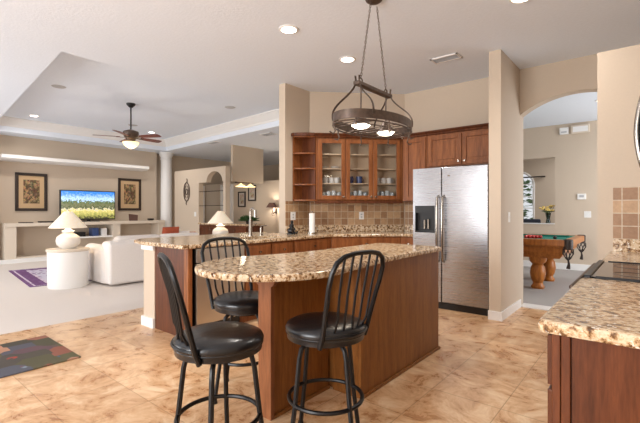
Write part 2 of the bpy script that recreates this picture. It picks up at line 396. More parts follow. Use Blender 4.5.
tag(MB().prism([(0, 0), (.2, 0), (.22, .17), (0, .2)], 0, .02, lambda a, b, c_: (-11.7+c_+b*-.2, 5.45+a*1.2, .93+b)).build('photo_frame', M['brown']), 'small brown picture frame leaning on the ledge right of the television', 'frame')
ds_ = MB().lathe([(0, 0), (.07, 0), (.1, .03), (.09, .06), (0, .05)], 0, 0, 16).build('dish', M['frame'], origin=(0, 0, 0)); ds_.location = (-11.7, 6.1, .93)
tag(ds_, 'small dark dish at the right end of the ledge', 'dish')
# television
def tv():
    t = thing('television', 'flat television showing a house and lawn on the cream ledge', 'television', (-11.75, 4.375, .93))
    MB().box(-.03, .03, -.69, .69, .05, .84).build('bezel', M['bplastic'], t, bevel=.005)
    m = NT('screen_picture'); nt = m
    tc = m.n('ShaderNodeTexCoord'); s = m.n('ShaderNodeSeparateXYZ'); m.l(tc.outputs['Object'], s.inputs[0])
    k = m.n('ShaderNodeCombineXYZ'); m.l(s.outputs[1], k.inputs[0]); m.l(s.outputs[2], k.inputs[1])
    f = noise(m, k.outputs[0], 16, 6, .7)
    a = m.n('ShaderNodeMath', operation='MULTIPLY_ADD'); m.l(f, a.inputs[0]); a.inputs[1].default_value = .5; zo = m.n('ShaderNodeMath', operation='SUBTRACT'); m.l(s.outputs[2], zo.inputs[0]); zo.inputs[1].default_value = .15; m.l(zo.outputs[0], a.inputs[2])
    colr = m.ramp([(.0, lin((70, 72, 50))), (.20, lin((64, 60, 48))), (.26, lin((150, 150, 80))), (.40, lin((206, 196, 120))), (.44, lin((220, 210, 190))),
                   (.465, lin((60, 78, 40))), (.56, lin((120, 120, 90))), (.64, lin((62, 90, 44))), (.68, lin((190, 220, 245))), (.86, lin((60, 130, 220)))], a.outputs[0])
    m.l(colr, m.b.inputs['Base Color']); m.l(colr, m.b.inputs['Emission Color']); m.b.inputs['Emission Strength'].default_value = .75; m.b.inputs['Roughness'].default_value = .2
    MB().box(.031, .034, -.665, .665, .075, .815).build('screen', m.m, t)
    MB().box(-.08, .1, -.25, .25, 0, .015).box(-.02, .02, -.04, .04, .015, .1).build('stand', M['bplastic'], t)
tv()
# framed prints
def art_mat(name, cols):
    t = NT(name); f = noise(t, t.coord((1, 1, .6)), 14, 6, .7); v = t.n('ShaderNodeTexVoronoi'); v.inputs['Scale'].default_value = 22; t.l(t.coord(), v.inputs['Vector'])
    a = t.ramp([(.36+.07*i, lin(cc)) for i, cc in enumerate(cols)], f)
    t.l(t.mix(.35, a, v.outputs['Color'], 'MULTIPLY'), t.b.inputs['Base Color']); return t.m
art = art_mat('palm_print', [(50, 36, 28), (120, 84, 56), (74, 70, 44), (190, 150, 108)])
art2 = art_mat('sepia_print', [(90, 70, 60), (150, 120, 100), (200, 180, 160)])
mat_board = plain('tan_mat_board', (204, 172, 132), .9)
def picture(label, loc, rz, w, h, fw=.07, board=.14, m=art, mb_=mat_board, group=None):
    t = thing('framed_print', label, 'picture', loc, rz, group)
    f = MB(); f.box(-w/2, w/2, -.035, 0, 0, fw); f.box(-w/2, w/2, -.035, 0, h-fw, h); f.box(-w/2, -w/2+fw, -.035, 0, fw, h-fw); f.box(w/2-fw, w/2, -.035, 0, fw, h-fw)
    f.build('frame', M['frame'], t, bevel=.004)
    MB().box(-w/2+fw, w/2-fw, -.015, 0, fw, h-fw).build('mat_board', mb_, t)
    MB().box(-w/2+fw+board, w/2-fw-board, -.02, -.016, fw+board*1.2, h-fw-board).build('print', m, t)
    return t
picture('dark framed palm print on the wall left of the television', (-12.0, 3.14, 1.22), PI/2, .68, .95, board=.1)
picture('dark framed palm print on the wall right of the television', (-12.0, 5.6, 1.23), PI/2, .68, .95, board=.1)
cream_board = plain('grey_mat_board', (206, 196, 186), .9)
picture('lower left of two small framed prints in the hall', (-10.2, 8.4, 1.34), 0, .36, .5, .04, .05, art2, cream_board)
picture('higher right of two small framed prints in the hall', (-9.7, 8.4, 1.53), 0, .36, .5, .04, .05, art2, cream_board)
# column
cl = thing('round_column', 'white round column at the end of the television wall', 'column', (-11.83, 6.68, 0))
MB().lathe([(0, 0), (.24, 0), (.24, .1), (.19, .16), (.19, .2), (0, .2)]).build('base', M['white'], cl, smooth=True)
MB().cyl(0, 0, .2, 2.86, .175, .16, 40).build('shaft', M['white'], cl, smooth=True)
MB().lathe([(0, 2.82), (.16, 2.82), (.18, 2.84), (.165, 2.87), (.17, 2.92), (.2, 2.97), (.21, CH), (0, CH)]).build('capital', M['white'], cl, smooth=True)

# ================================================================== KITCHEN CABINETS
def shaker(mb, x0, x1, z0, z1, y=0, fw=.055, raised=True):
    """frame and raised panel door, front towards -y"""
    mb.box(x0, x0+fw, y-.02, y, z0, z1); mb.box(x1-fw, x1, y-.02, y, z0, z1)
    mb.box(x0+fw, x1-fw, y-.02, y, z0, z0+fw); mb.box(x0+fw, x1-fw, y-.02, y, z1-fw, z1)
    if raised:
        mb.box(x0+fw, x1-fw, y-.008, y, z0+fw, z1-fw)
        a, b = fw+.03, .012
        if x1-x0 > 2*a+.05: mb.box(x0+a, x1-a, y-.015, y-.008, z0+a, z1-a)
def knob(parent, x, z, y=-.02):
    k = MB().lathe([(0, 0), (.006, 0), (.006, .012), (.014, .018), (.014, .026), (0, .03)], 0, 0, 16, Matrix.Translation((x, y, z)) @ Matrix.Rotation(PI/2, 4, 'X'))
    return k.build('knob', M['chrome'], parent, smooth=True)
def door(root, x0, x1, z0, z1, kx, kz, mat='cab', name='door', fw=.055):
    mb = MB(); shaker(mb, x0, x1, z0, z1, fw=fw); o = mb.build(name, M[mat], root, bevel=.003); knob(o, kx, kz); return o
def drawer(root, x0, x1, z0, z1, mat='cab'):
    mb = MB(); mb.box(x0, x1, -.02, 0, z0, z1).box(x0+.02, x1-.02, -.024, -.02, z0+.02, z1-.02)
    o = mb.build('drawer', M[mat], root, bevel=.003); knob(o, (x0+x1)/2, (z0+z1)/2, -.024); return o
def base_cab(label, loc, rz, w, body=None, drawers=1, doors=2, depth=.6, mat='cab', top=.872):
    t = thing('base_cabinet', label, 'cabinet', loc, rz)
    if body is None:
        b_ = MB().box(0, w, 0.002, depth, .1, top).box(0, w, .07, depth, 0, .1)
        if top < .87: b_.box(0, w, .002, .02, top, .872).box(0, .02, .02, depth, top, .872).box(w-.02, w, .02, depth, top, .872)
        b_.build('body', M[mat], t)
    else: MB().prism(body, .1, .872).prism([(sum(p[0] for p in body)/len(body)+(p[0]-sum(q[0] for q in body)/len(body))*.85, sum(p[1] for p in body)/len(body)+(p[1]-sum(q[1] for q in body)/len(body))*.85) for p in body], 0, .1).build('body', M[mat], t, True)
    g = .012
    for i in range(drawers):
        dw = w/drawers; drawer(t, i*dw+g, (i+1)*dw-g, .70, .855, mat)
    for i in range(doors):
        dw = w/doors; door(t, i*dw+g, (i+1)*dw-g, .115, .685, (i+1)*dw-.045 if (i % 2 == 0 and doors > 1) else i*dw+.045, .63, mat)
    return t
base_cab('cherry sink cabinet under the faucet in the peninsula', (-3.4, 2.83, 0), PI/2, .77, drawers=2, top=.69)
base_cab('cherry base cabinet with one wide drawer left of the paper towel corner', (-3.4, 3.6, 0), PI/2, .748)
base_cab('cherry corner base cabinet set diagonally under the glass cabinets', (-3.4, 4.35, 0), PI/4, .99,
         body=[(-3.398, 4.352), (-2.702, 5.048), (-2.702, 5.648), (-2.952, 5.648), (-3.998, 4.602), (-3.998, 4.352)])
base_cab('narrow cherry base cabinet beside the refrigerator', (-2.70, 5.05, 0), 0, .28, doors=1)
# peninsula end: south panel, stile, dishwasher
pe = thing('peninsula_end_panel', 'reddish wood end panel of the peninsula beside the pony wall', 'cabinet panel', (-3.7, 2.14, 0))
MB().box(-4.018, -3.46, 2.145, 2.19, 0, .872).build('panel', M['cabd'], pe, True)
MB().box(-3.46, -3.385, 2.135, 2.18, 0, .872).build('stile', M['cab'], pe, True, .003)
dw = thing('dishwasher', 'stainless dishwasher in the peninsula behind the stools', 'dishwasher', (-3.38, 2.22, 0), PI/2)
MB().box(0, .6, .03, .58, .1, .868).box(0.01, .59, .08, .58, 0, .1).build('body', M['bplastic'], dw)
MB().box(.005, .595, 0, .03, .12, .72).build('door', steel('dishwasher_steel', (200, 188, 170), .35), dw, bevel=.005)
MB().box(.005, .595, 0, .03, .73, .865).build('control_panel', steel('dishwasher_panel_steel', (206, 198, 184), .35), dw, bevel=.005)
MB().tube([(.04, 0, .69), (.05, -.045, .69), (.55, -.045, .69), (.56, 0, .69)], .012).build('handle', M['chrome'], dw, smooth=True)
# countertops
def rounded(pts, r=.03, n=4):
    out = []
    m = len(pts)
    for i, p in enumerate(pts):
        a, b, c_ = Vector(pts[i-1]), Vector(p), Vector(pts[(i+1) % m])
        d1, d2 = (a-b), (c_-b); q = min(r, d1.length*.45, d2.length*.45)
        s_, e = b+d1.normalized()*q, b+d2.normalized()*q
        for k in range(n+1):
            t = k/n; out.append(tuple((1-t)**2*s_+2*t*(1-t)*b+t*t*e))
    return out
def slab(name, pts, label, cat='countertop', z0=.874, z1=.914, r=.03):
    o = MB().prism(rounded(pts, r), z0, z1).build(name, M['granite'], bevel=.012); return tag(o, label, cat)
pk = slab('countertop', [(-3.37, 2.06), (-4.15, 2.06), (-4.45, 2.12), (-4.58, 2.28), (-4.6, 2.5), (-4.6, 4.05), (-4.0, 4.05), (-4.0, 4.6), (-2.95, 5.65), (-2.42, 5.65), (-2.42, 5.02), (-2.69, 5.02), (-3.37, 4.338)],
     'tan speckled granite countertop of the peninsula and corner run by the sink')
cut = MB().box(-3.86, -3.48, 2.95, 3.55, .80, 1.0).build('cutter', M['granite'])
cut.parent = pk; cut.matrix_parent_inverse = Matrix.Identity(4); cut.location = cut.location-pk.location
md = pk.modifiers.new('hole', 'BOOLEAN'); md.object = cut; md.operation = 'DIFFERENCE'; md.solver = 'EXACT'
bpy.context.view_layer.update()
dg = bpy.context.evaluated_depsgraph_get(); nm = bpy.data.meshes.new_from_object(pk.evaluated_get(dg)); pk.modifiers.clear(); pk.data = nm
bpy.data.objects.remove(cut, do_unlink=True)
sk = MB(); x0, x1, y0, y1 = -3.86, -3.48, 2.95, 3.55
sk.box(x0, x1, y0, y1, .70, .705); sk.box(x0, x0+.004, y0, y1, .705, .872); sk.box(x1-.004, x1, y0, y1, .705, .872); sk.box(x0+.004, x1-.004, y0, y0+.004, .705, .872); sk.box(x0+.004, x1-.004, y1-.004, y1, .705, .872)
tag(sk.build('sink', M['steel']), 'stainless undermount sink set into the peninsula countertop', 'sink')
isl_pts = []
cx, cy, r = -1.83, 1.75, .478
for k in range(0, 25):
    a = math.radians(5-k*(190/24)); isl_pts.append((cx+r*math.cos(a)*(.93 if math.cos(a) < 0 else 1), cy+r*math.sin(a)))
isl_pts += [(-2.22, 2.0), (-2.17, 2.15), (-2.13, 2.35), (-2.12, 2.6), (-2.12, 3.47), (-2.06, 3.52), (-1.5, 3.52), (-1.44, 3.46), (-1.44, 2.75), (-1.43, 2.45), (-1.40, 2.15)]
tag(MB().prism(isl_pts, .874, .914).build('island_countertop', M['granite'], bevel=.014), 'granite island countertop with a rounded bar end', 'countertop')
slab('range_side_countertop', [(-.265, 1.35), (.408, 1.35), (.408, 2.345), (-.265, 2.345)], 'speckled granite countertop in the right foreground')
slab('range_end_countertop', [(-.25, 3.115), (.408, 3.115), (.408, 3.998), (-.25, 3.998)], 'granite countertop behind the cooktop against the tiled wall', r=.01)
# backsplashes
def splash(label, loc, rz, w, z1, glabel, under=1.014):
    o = MB().box(0, w, -.01, 0, 0, z1-under).build('tile_backsplash', M['splash'], origin=(0, 0, 0)); o.location = (loc[0], loc[1], under); o.rotation_euler = (0, 0, rz); tag(o, label, 'backsplash')
    p = MB().box(0, w, -.022, 0, 0, under-.914).build('granite_backsplash', M['granite'], origin=(0, 0, 0), bevel=.003); p.location = (loc[0], loc[1], .914); p.rotation_euler = (0, 0, rz); tag(p, glabel, 'backsplash')
splash('brown tile backsplash on the short wall beside the open shelves', (-4.0, 4.075, 0), PI/2, .51, 1.372, 'short granite upstand below the open shelves')
splash('brown tile backsplash below the glass door cabinets', (-3.99, 4.61, 0), PI/4, 1.455, 1.372, 'granite upstand running behind the paper towels')
splash('brown tile backsplash next to the refrigerator', (-2.94, 5.65, 0), 0, .51, 1.372, 'short granite upstand next to the refrigerator')
splash('tumbled tile backsplash on the wall behind the cooktop counter', (-.23, 4.0, 0), 0, .638, 1.43, 'granite upstand at the far end of the cooktop counter')
# uppers
ZB, ZT = 1.375, 2.29
def crown(root, x0, x1, y0, ends=(0, 0), back=.33):
    MB().prism([(y0, ZT), (y0-.015, ZT+.01), (y0-.02, ZT+.025), (y0-.045, ZT+.045), (y0-.05, ZT+.06), (y0+.05, ZT+.06), (y0+.05, ZT)], x0-ends[0], x1+ends[1], lambda a, b, c_: (c_, a, b)).build('crown', M['cabd'], root)
# diagonal glass unit : local origin at left front corner
gu = thing('glass_front_cabinet', 'cherry corner wall cabinet with three glass doors', 'cabinet', (-3.716, 4.417, 0), PI/4)
GW = 1.277
bodyp = [(-3.716, 4.417), (-2.813, 5.32), (-2.813, 5.64), (-2.96, 5.64), (-3.99, 4.61), (-3.99, 4.417)]
b = MB(); b.prism(bodyp, ZB, ZB+.02).prism(bodyp, ZT-.02, ZT); b.prism([(-3.716, 4.417), (-3.99, 4.417), (-3.99, 4.437), (-3.70, 4.437)], ZB+.02, ZT-.02)
b.prism([(-2.813, 5.32), (-2.813, 5.64), (-2.833, 5.64), (-2.833, 5.31)], ZB+.02, ZT-.02).build('body', M['cab'], gu, True)
MB().prism([(-2.833, 5.64), (-2.96, 5.64), (-3.99, 4.61), (-3.99, 4.437), (-3.975, 4.437), (-3.975, 4.60), (-2.95, 5.625), (-2.833, 5.625)], ZB+.02, ZT-.02).build('back_panel', M['cabin'], gu, True)
for z in (1.63, 1.85, 2.06): MB().box(.06, GW-.06, .05, .43, z-.008, z+.008).build('shelf', M['cabin'], gu)
ff = MB(); dwid = .385; xs = [.04, .04+.40, .04+.80]
for x0, x1 in ((0, .04), (.415, .45), (.815, .85), (1.23, GW)): ff.box(x0, x1, .0, .02, ZB, ZT)
ff.box(0, GW, 0, .02, ZT-.05, ZT).box(0, GW, 0, .02, ZB, ZB+.03).build('face_frame', M['cab'], gu, bevel=.002)
for i, (x0, x1) in enumerate(((.028, .425), (.432, .828), (.836, 1.24))):
    mb = MB(); shaker(mb, x0, x1, ZB+.02, ZT-.02, raised=False, fw=.06); mb.box
    dd = mb.build('door', M['cab'], gu, bevel=.003); MB().box(x0+.058, x1-.058, -.012, -.008, ZB+.075, ZT-.075).build('glass_pane', M['glass'], dd)
    knob(dd, x1-.03 if i < 2 else x0+.03, ZB+.06)
crown(gu, 0, GW, 0, (.02, -.02))
MB().box(-.02, GW, -.005, .01, ZB-.03, ZB).build('light_rail', M['cabd'], gu)
gm = root_matrix(gu)
def gpos(x, y, z): return tuple(gm @ Vector((x, y, z)))
mug = thing('mug', 'white mug behind the right glass door', 'mug', gpos(.95, .2, 1.638), 0, 'white mugs behind the right glass door')
MB().lathe([(0, 0), (.036, 0), (.042, .09), (.038, .09), (.033, .008), (0, .008)], n=20).build('cup', M['lampw'], mug, smooth=True)
MB().tube([(.038+.028*math.sin(PI*i/8), 0, .02+.055*i/8) for i in range(9)], .005, 6).build('handle', M['lampw'], mug, smooth=True)
for x in (1.04, 1.13): dup(mug, gpos(x, .2, 1.638), .8)
bm_ = thing('mug', 'blue grey mug behind the middle glass door', 'mug', gpos(.53, .2, 1.638), 0, 'blue mugs behind the middle glass door')
MB().lathe([(0, 0), (.04, 0), (.05, .11), (.046, .11), (.036, .008), (0, .008)], n=20).build('cup', M['blue'], bm_, smooth=True)
MB().tube([(.045+.028*math.sin(PI*i/8), 0, .03+.055*i/8) for i in range(9)], .005, 6).build('handle', M['blue'], bm_, smooth=True)
dup(bm_, gpos(.67, .2, 1.638), 1)
for x in (.16, .25, .33): dup(mug, gpos(x, .2, 1.638), 2, 'white cup behind the left glass door', 'white cups behind the left glass door')
gl0 = None; tumb = plain('pale_glassware', (214, 220, 220), .08)
for di, (a, nm_) in enumerate(((.12, 'left'), (.52, 'middle'), (.93, 'right'))):
    for j in range(4):
        for rr in range(2):
            p = gpos(a+j*.075+rr*.02, .12+rr*.12, ZB+.02)
            if gl0 is None:
                gl0 = MB().lathe([(0, 0), (.028, 0), (.032, .13), (.029, .13), (.025, .01), (0, .01)], n=16).build('drinking_glass', tumb, smooth=True, origin=(0, 0, 0)); o = gl0
            else: o = gl0.copy(); COL.objects.link(o)
            o.location = p; h = .8+.25*((j*7+di*3+rr) % 3)/2; o.scale = (1, 1, h)
            tag(o, 'clear drinking glass on the bottom shelf behind the %s glass door' % nm_, 'glass', 'glasses behind the %s glass door' % nm_)
for x in (.15, .31):
    o = MB().lathe([(0, 0), (.03, 0), (.07, .04), (.065, .04), (.03, .008), (0, .008)], n=20).build('bowl', M['lampw'], smooth=True, origin=(0, 0, 0)); o.location = gpos(x, .25, 1.859)
    tag(o, 'white bowl on the upper shelf behind the left glass door', 'bowl', 'white bowls on the upper shelf')
# open end shelves
os_ = thing('open_shelf_unit', 'cherry open shelves at the left end of the wall cabinets', 'shelf unit', (-3.9, 4.35, 0))
shp = [(-3.716, 4.415), (-3.99, 4.415), (-3.99, 4.215), (-3.93, 4.20), (-3.80, 4.29), (-3.73, 4.37)]
MB().box(-3.99, -3.975, 4.215, 4.415, ZB, ZT+.02).build('back_panel', M['cab'], os_, True)
MB().box(-3.975, -3.722, 4.4, 4.415, ZB, ZT+.02).build('side_panel', M['cabd'], os_, True)
for z in (ZB, 1.60, 1.83, 2.05, ZT): MB().prism(shp, z, z+.02).build('shelf', M['cab'], os_, True, .003)
MB().prism([(-3.70, 4.40), (-3.99, 4.413), (-3.99, 4.18), (-3.92, 4.165), (-3.78, 4.26), (-3.70, 4.35)], ZT+.02, ZT+.06).build('crown', M['cabd'], os_, True)
# north uppers
nu = thing('wall_cabinet', 'tall narrow cherry wall cabinet left of the refrigerator', 'cabinet', (-2.805, 5.32, 0))
MB().box(0, .375, .0, .328, ZB, ZT).build('body', M['cab'], nu)
door(nu, .04, .36, ZB+.015, ZT-.02, .33, ZB+.07)
crown(nu, 0, .375, 0)
ou = thing('over_refrigerator_cabinet', 'wide two door cherry cabinet above the refrigerator', 'cabinet', (-2.425, 5.32, 0))
MB().box(0, 1.0, 0, .328, 1.84, ZT).build('body', M['cab'], ou)
door(ou, .02, .49, 1.855, ZT-.02, .455, 1.90); door(ou, .50, .985, 1.855, ZT-.02, .535, 1.90)
crown(ou, 0, 1.0, 0)
# refrigerator
fr = thing('refrigerator', 'stainless side by side refrigerator with ice dispenser', 'refrigerator', (-2.405, 4.84, 0))
FW = .95
MB().box(.01, FW-.01, .075, .78, .06, 1.76).build('body', plain('dark_fridge_side', (70, 70, 72), .4, .4), fr)
MB().box(.02, FW-.02, .03, .09, 0, .08).build('base_grille', M['bplastic'], fr)
MB().box(.1, .85, .1, .7, 0, .06).build('feet', M['bplastic'], fr)
SX = .385
# freezer door with recess for the dispenser
dx0, dx1, dz0, dz1 = .03, .30, .955, 1.30
fd = MB(); fd.box(0, dx0, 0, .07, .09, 1.78).box(dx1, SX-.004, 0, .07, .09, 1.78).box(dx0, dx1, 0, .07, .09, dz0).box(dx0, dx1, 0, .07, dz1, 1.78).box(dx0, dx1, .06, .07, dz0, dz1)
bmesh.ops.remove_doubles(fd.bm, verts=fd.bm.verts, dist=1e-5)
fdo = fd.build('freezer_door', M['steel'], fr)
MB().box(SX+.004, FW, 0, .07, .09, 1.78).build('refrigerator_door', M['steel'], fr, bevel=.008)
ds = MB(); ds.box(dx0, dx1, .05, .058, dz0, dz1).box(dx0, dx0+.01, -.004, .05, dz0, dz1).box(dx1-.01, dx1, -.004, .05, dz0, dz1).box(dx0+.01, dx1-.01, -.004, .05, dz0, dz0+.02).box(dx0+.01, dx1-.01, -.004, .05, dz1-.09, dz1)
dso = ds.build('dispenser', M['bplastic'], fr)
MB().box(.14, .16, .02, .04, dz0+.05, dz0+.16).box(.19, .21, .02, .04, dz0+.05, dz0+.17).build('paddle', M['chrome'], dso)
for x in (SX-.035, SX+.035):
    MB().tube([(x, 0, 1.42), (x, -.05, 1.40), (x, -.062, 1.3), (x, -.066, 1.05), (x, -.062, .75), (x, -.05, .62), (x, 0, .60)], .016, 10).build('handle', M['chrome'], fr, smooth=True)
MB().box(SX+.08, SX+.11, -.003, 0, 1.66, 1.68).build('badge', M['chrome'], fr)

# ================================================================== ISLAND
it = thing('kitchen_island', 'wooden kitchen island with a panelled base and a supporting bar leg', 'kitchen island', (-1.78, 2.8, 0))
MB().box(-2.06, -1.49, 2.225, 3.43, 0, .872).build('body', M['isl'], it, True)
MB().box(-1.49, -1.465, 2.2, 3.45, .0, .872).build('side_panel', M['isl'], it, True, .004)
MB().box(-1.70, -1.49, 2.2, 2.225, 0, .872).build('end_panel', M['isl'], it, True)
MB().box(-2.06, -1.86, 2.2, 2.225, 0, .872).build('end_panel', M['isl'], it, True)
MB().box(-1.465, -1.452, 2.2, 3.46, 0, .022).build('shoe_moulding', M['isl'], it, True, .003)
for x0, x1 in ((0, .6), (.6, 1.2)):
    o = MB(); shaker(o, x0+.01, x1-.01, .1, .86); oo = o.build('door', M['isl'], it, bevel=.003)
    oo.location = (-2.06+1.78, 3.43-2.8, 0); oo.rotation_euler = (0, 0, -PI/2); knob(oo, x0+.06 if x0 else x1-.06, .75)
MB().box(-1.82, -1.74, 1.665, 2.2, 0, .872).build('bar_leg_panel', M['isl'], it, True)
pr = [(-.055, 0), (.055, 0), (.055, .76)]+[(.055+.035*math.sin(t*PI/2/6), .79+.06*(1-math.cos(t*PI/2/6))) for t in range(7)]+[(.09, .872), (-.09, .872)]+[(-.055-.035*math.sin(t*PI/2/6), .79+.06*(1-math.cos(t*PI/2/6))) for t in range(6, -1, -1)]+[(-.055, .76)]
MB().prism(pr, 1.635, 1.665, lambda a, b, c_: (-1.78+a, c_, b)).build('bar_leg_face', M['isld'], it, True, .003)
MB().box(-1.74, -1.725, 1.665, 2.2, 0, .02).build('shoe_moulding', M['isl'], it, True)

# ================================================================== STOOLS
def stool(label, x, y, base, face):
    t = thing('bar_stool', label, 'bar stool', (x, y, 0), base, 'black bar stools round the island')
    rot = Matrix.Rotation(face-base, 4, 'Z')
    for k in range(4):
        a = k*PI/2; c_, s_ = math.cos(a), math.sin(a)
        MB().tube([(r_*c_, r_*s_, z) for r_, z in ((.09, .562), (.13, .556), (.156, .535), (.168, .49), (.195, .257), (.235, .012))], .0125, 8).build('leg', M['black'], t, smooth=True)
        MB().cyl(.236*c_, .236*s_, 0, .02, .018, .016).build('foot', M['bplastic'], t, smooth=True)
    MB().tube([(.195*math.cos(2*PI*i/48), .195*math.sin(2*PI*i/48), .257) for i in range(48)], .011, 8, True).build('footrest_ring', M['black'], t, smooth=True)
    MB().cyl(0, 0, .55, .575, .13).build('swivel_plate', M['black'], t, smooth=True)
    MB().lathe([(0, .573), (.19, .573), (.205, .578), (.207, .602), (.211, .612), (.214, .628), (.206, .645), (.176, .659), (.11, .667), (0, .671)], n=48).build('seat', M['leather'], t, smooth=True)
    MB().tube([(.209*math.cos(2*PI*i/48), .209*math.sin(2*PI*i/48), .608) for i in range(48)], .004, 6, True).build('piping', M['leather'], t, smooth=True)
    half = [(-.128, .170, .575), (-.145, .170, .62), (-.165, .174, .70), (-.19, .184, .80), (-.212, .194, .88), (-.232, .193, .95), (-.245, .172, 1.0), (-.252, .13, 1.025), (-.256, .065, 1.036), (-.257, 0, 1.038)]
    path = [rot @ Vector(p) for p in half]+[rot @ Vector((p[0], -p[1], p[2])) for p in half[-2::-1]]
    MB().tube(path, .0125, 8).build('back_frame', M['black'], t, smooth=True)
    for yy, tz_ in ((-.125, 1.02), (-.063, 1.03), (0, 1.034), (.063, 1.03), (.125, 1.02)):
        MB().tube([rot @ Vector(p) for p in ((-.19+abs(yy)*.3, yy*.82, .62), (-.19, yy*.88, .70), (-.21, yy*.95, .83), (-.235, yy, .95), (-.252, yy, tz_))], .0065, 6).build('spindle', M['black'], t, smooth=True)
    pts = [rot @ Vector((-math.cos(a)*.213, math.sin(a)*.213, .625)) for a in [(-.9+1.8*i/14) for i in range(15)]]
    MB().tube(pts, .009, 6).build('back_rail', M['black'], t, smooth=True)
CY = YAW
stool('black spindle-back bar stool in the left foreground beside the island end', -1.605, 1.18, CY+.06, math.radians(68))
stool('black spindle-back bar stool in front of the right side of the island', -1.335, 1.665, CY+PI/4-.14, math.radians(174))
stool('black spindle-back bar stool between the island and the dishwasher', -2.14, 1.79, CY+PI/4, math.radians(-3))

# ================================================================== RANGE SIDE
rc = thing('base_cabinet', 'cherry base cabinet with flat end panel in the right foreground', 'cabinet', (-.228, 2.09, 0), -PI/2)
MB().box(0, .68, .002, .62, .1, .872).box(0, .69, .07, .62, 0, .1).build('body', M['cabd'], rc)
drawer(rc, .012, .67, .70, .855, 'cabd')
door(rc, .012, .335, .115, .685, .30, .63, 'cabd'); door(rc, .345, .67, .115, .685, .385, .63, 'cabd')
MB().box(.68, .71, .05, .62, 0, .872).build('end_panel', M['cabd'], rc)
MB().box(.68, .715, -.001, .022, 0, .872).box(.68, .718, .024, .048, 0, .872).build('corner_stile', M['cabd'], rc, bevel=.003)
rc2 = thing('base_cabinet', 'cherry base cabinet beyond the range against the tiled wall', 'cabinet', (-.235, 3.998, 0), -PI/2)
MB().box(0, .875, .002, .64, .1, .872).box(0, .875, .07, .64, 0, .1).build('body', M['cabd'], rc2)
drawer(rc2, .012, .86, .70, .855, 'cabd'); door(rc2, .012, .43, .115, .685, .39, .63, 'cabd'); door(rc2, .44, .86, .115, .685, .48, .63, 'cabd')
rg = thing('range', 'slide-in range with black glass cooktop set into the counter', 'range', (-.235, 3.11, 0), -PI/2)
MB().box(.003, 1.005, .03, .62, .02, .868).box(.003, .757, .03, .62, .868, .90).build('body', M['bplastic'], rg)
MB().box(.005, 1.0, .0, .03, .12, .80).build('oven_door', M['dglass'], rg, bevel=.005)
MB().box(.003, 1.005, -.005, .03, .81, .868).build('control_panel', M['steel'], rg, bevel=.004)
MB().box(0.012, .748, .012, .60, .90, .919).build('cooktop', M['dglass'], rg, bevel=.002)
fm = MB(); fm.box(0, .76, -.018, .012, .90, .926).box(0, .012, .03, .6, .90, .924).box(.748, .76, .03, .6, .90, .924).box(0, .76, .6, .64, .90, .926)
fm.build('cooktop_frame', M['black'], rg, bevel=.004)
MB().tube([(.03, -.005, .85), (.03, -.03, .89), (.04, -.037, .9), (1.01, -.037, .9), (1.02, -.03, .89), (1.02, -.005, .85)], .010, 10).build('handle', M['iron'], rg, smooth=True)
for i, (x, y, r) in enumerate(((.2, .17, .1), (.56, .17, .08), (.2, .44, .08), (.56, .44, .11))):
    MB().tube([(x+r*math.cos(2*PI*k/32), y+r*math.sin(2*PI*k/32), .9195) for k in range(32)], .0010, 4, True).build('burner_ring', M['iron'], rg)
mw = thing('microwave', 'stainless over-range microwave at the right edge', 'microwave', (-.004, 3.1, 1.405), -PI/2)
MB().box(0, .755, .02, .40, 0, .43).build('body', M['bplastic'], mw)
MB().box(0, .56, 0, .02, .02, .43).build('door', M['dglass'], mw, bevel=.003)
MB().box(.565, .755, 0, .02, .02, .43).build('control_panel', M['bplastic'], mw)
MB().tube([(.53, 0, .41)]+[(.53, -.025-.022*math.sin(PI*i/10), .405-.345*i/10) for i in range(11)]+[(.53, 0, .05)], .014, 10).build('handle', M['chrome'], mw, smooth=True)
mc = thing('wall_cabinet', 'cherry wall cabinet over the microwave', 'cabinet', (.075, 3.1, 0), -PI/2)
MB().box(0, .755, 0, .33, 1.84, 2.29).build('body', M['cab'], mc); door(mc, .01, .37, 1.85, 2.28, .33, 1.9); door(mc, .385, .745, 1.85, 2.28, .42, 1.9)

# ================================================================== COUNTER ITEMS
fa = thing('faucet', 'tall brushed nickel pull-down faucet on the peninsula', 'faucet', (-3.93, 3.37, .914))
MB().lathe([(0, 0), (.03, 0), (.03, .01), (.022, .03), (.022, .2), (.018, .21), (0, .21)]).build('base', M['chrome'], fa, smooth=True)
MB().tube([(0, 0, .2), (0, 0, .31)]+[(.035-.035*math.cos(PI*i/10), 0, .31+.04*math.sin(PI*i/10)) for i in range(1, 8)]+[(.08, 0, .325)], .012, 10).build('spout', M['chrome'], fa, smooth=True)
MB().cyl(.09, 0, .24, .33, .019, .016).build('spray_head', M['chrome'], fa, smooth=True)
MB().tube([(0, .02, .12), (0, .07, .14), (0, .1, .16)], .007).build('handle', M['chrome'], fa, smooth=True)
sd = thing('soap_dispenser', 'short nickel soap dispenser beside the faucet', 'soap dispenser', (-3.93, 3.55, .914))
MB().lathe([(0, 0), (.024, 0), (.024, .015), (.014, .02), (.014, .09), (0, .09)]).build('pump', M['chrome'], sd, smooth=True)
MB().tube([(0, 0, .09), (.0, 0, .12), (.08, .02, .13)], .007).build('nozzle', M['chrome'], sd, smooth=True)
pt = thing('paper_towel_holder', 'white paper towel roll standing on the corner counter', 'paper towel', (-3.7, 4.307, .914))
MB().cyl(0, 0, 0, .012, .075).cyl(0, 0, .012, .30, .006).ball(0, 0, .305, .012).build('stand', M['chrome'], pt, smooth=True)
MB().cyl(0, 0, .013, .285, .042, n=32).build('roll', M['paper'], pt, smooth=True)
fg = thing('figurine', 'small black figurine on the counter beside the wall outlet', 'figurine', (-3.8, 3.98, .914), .5)
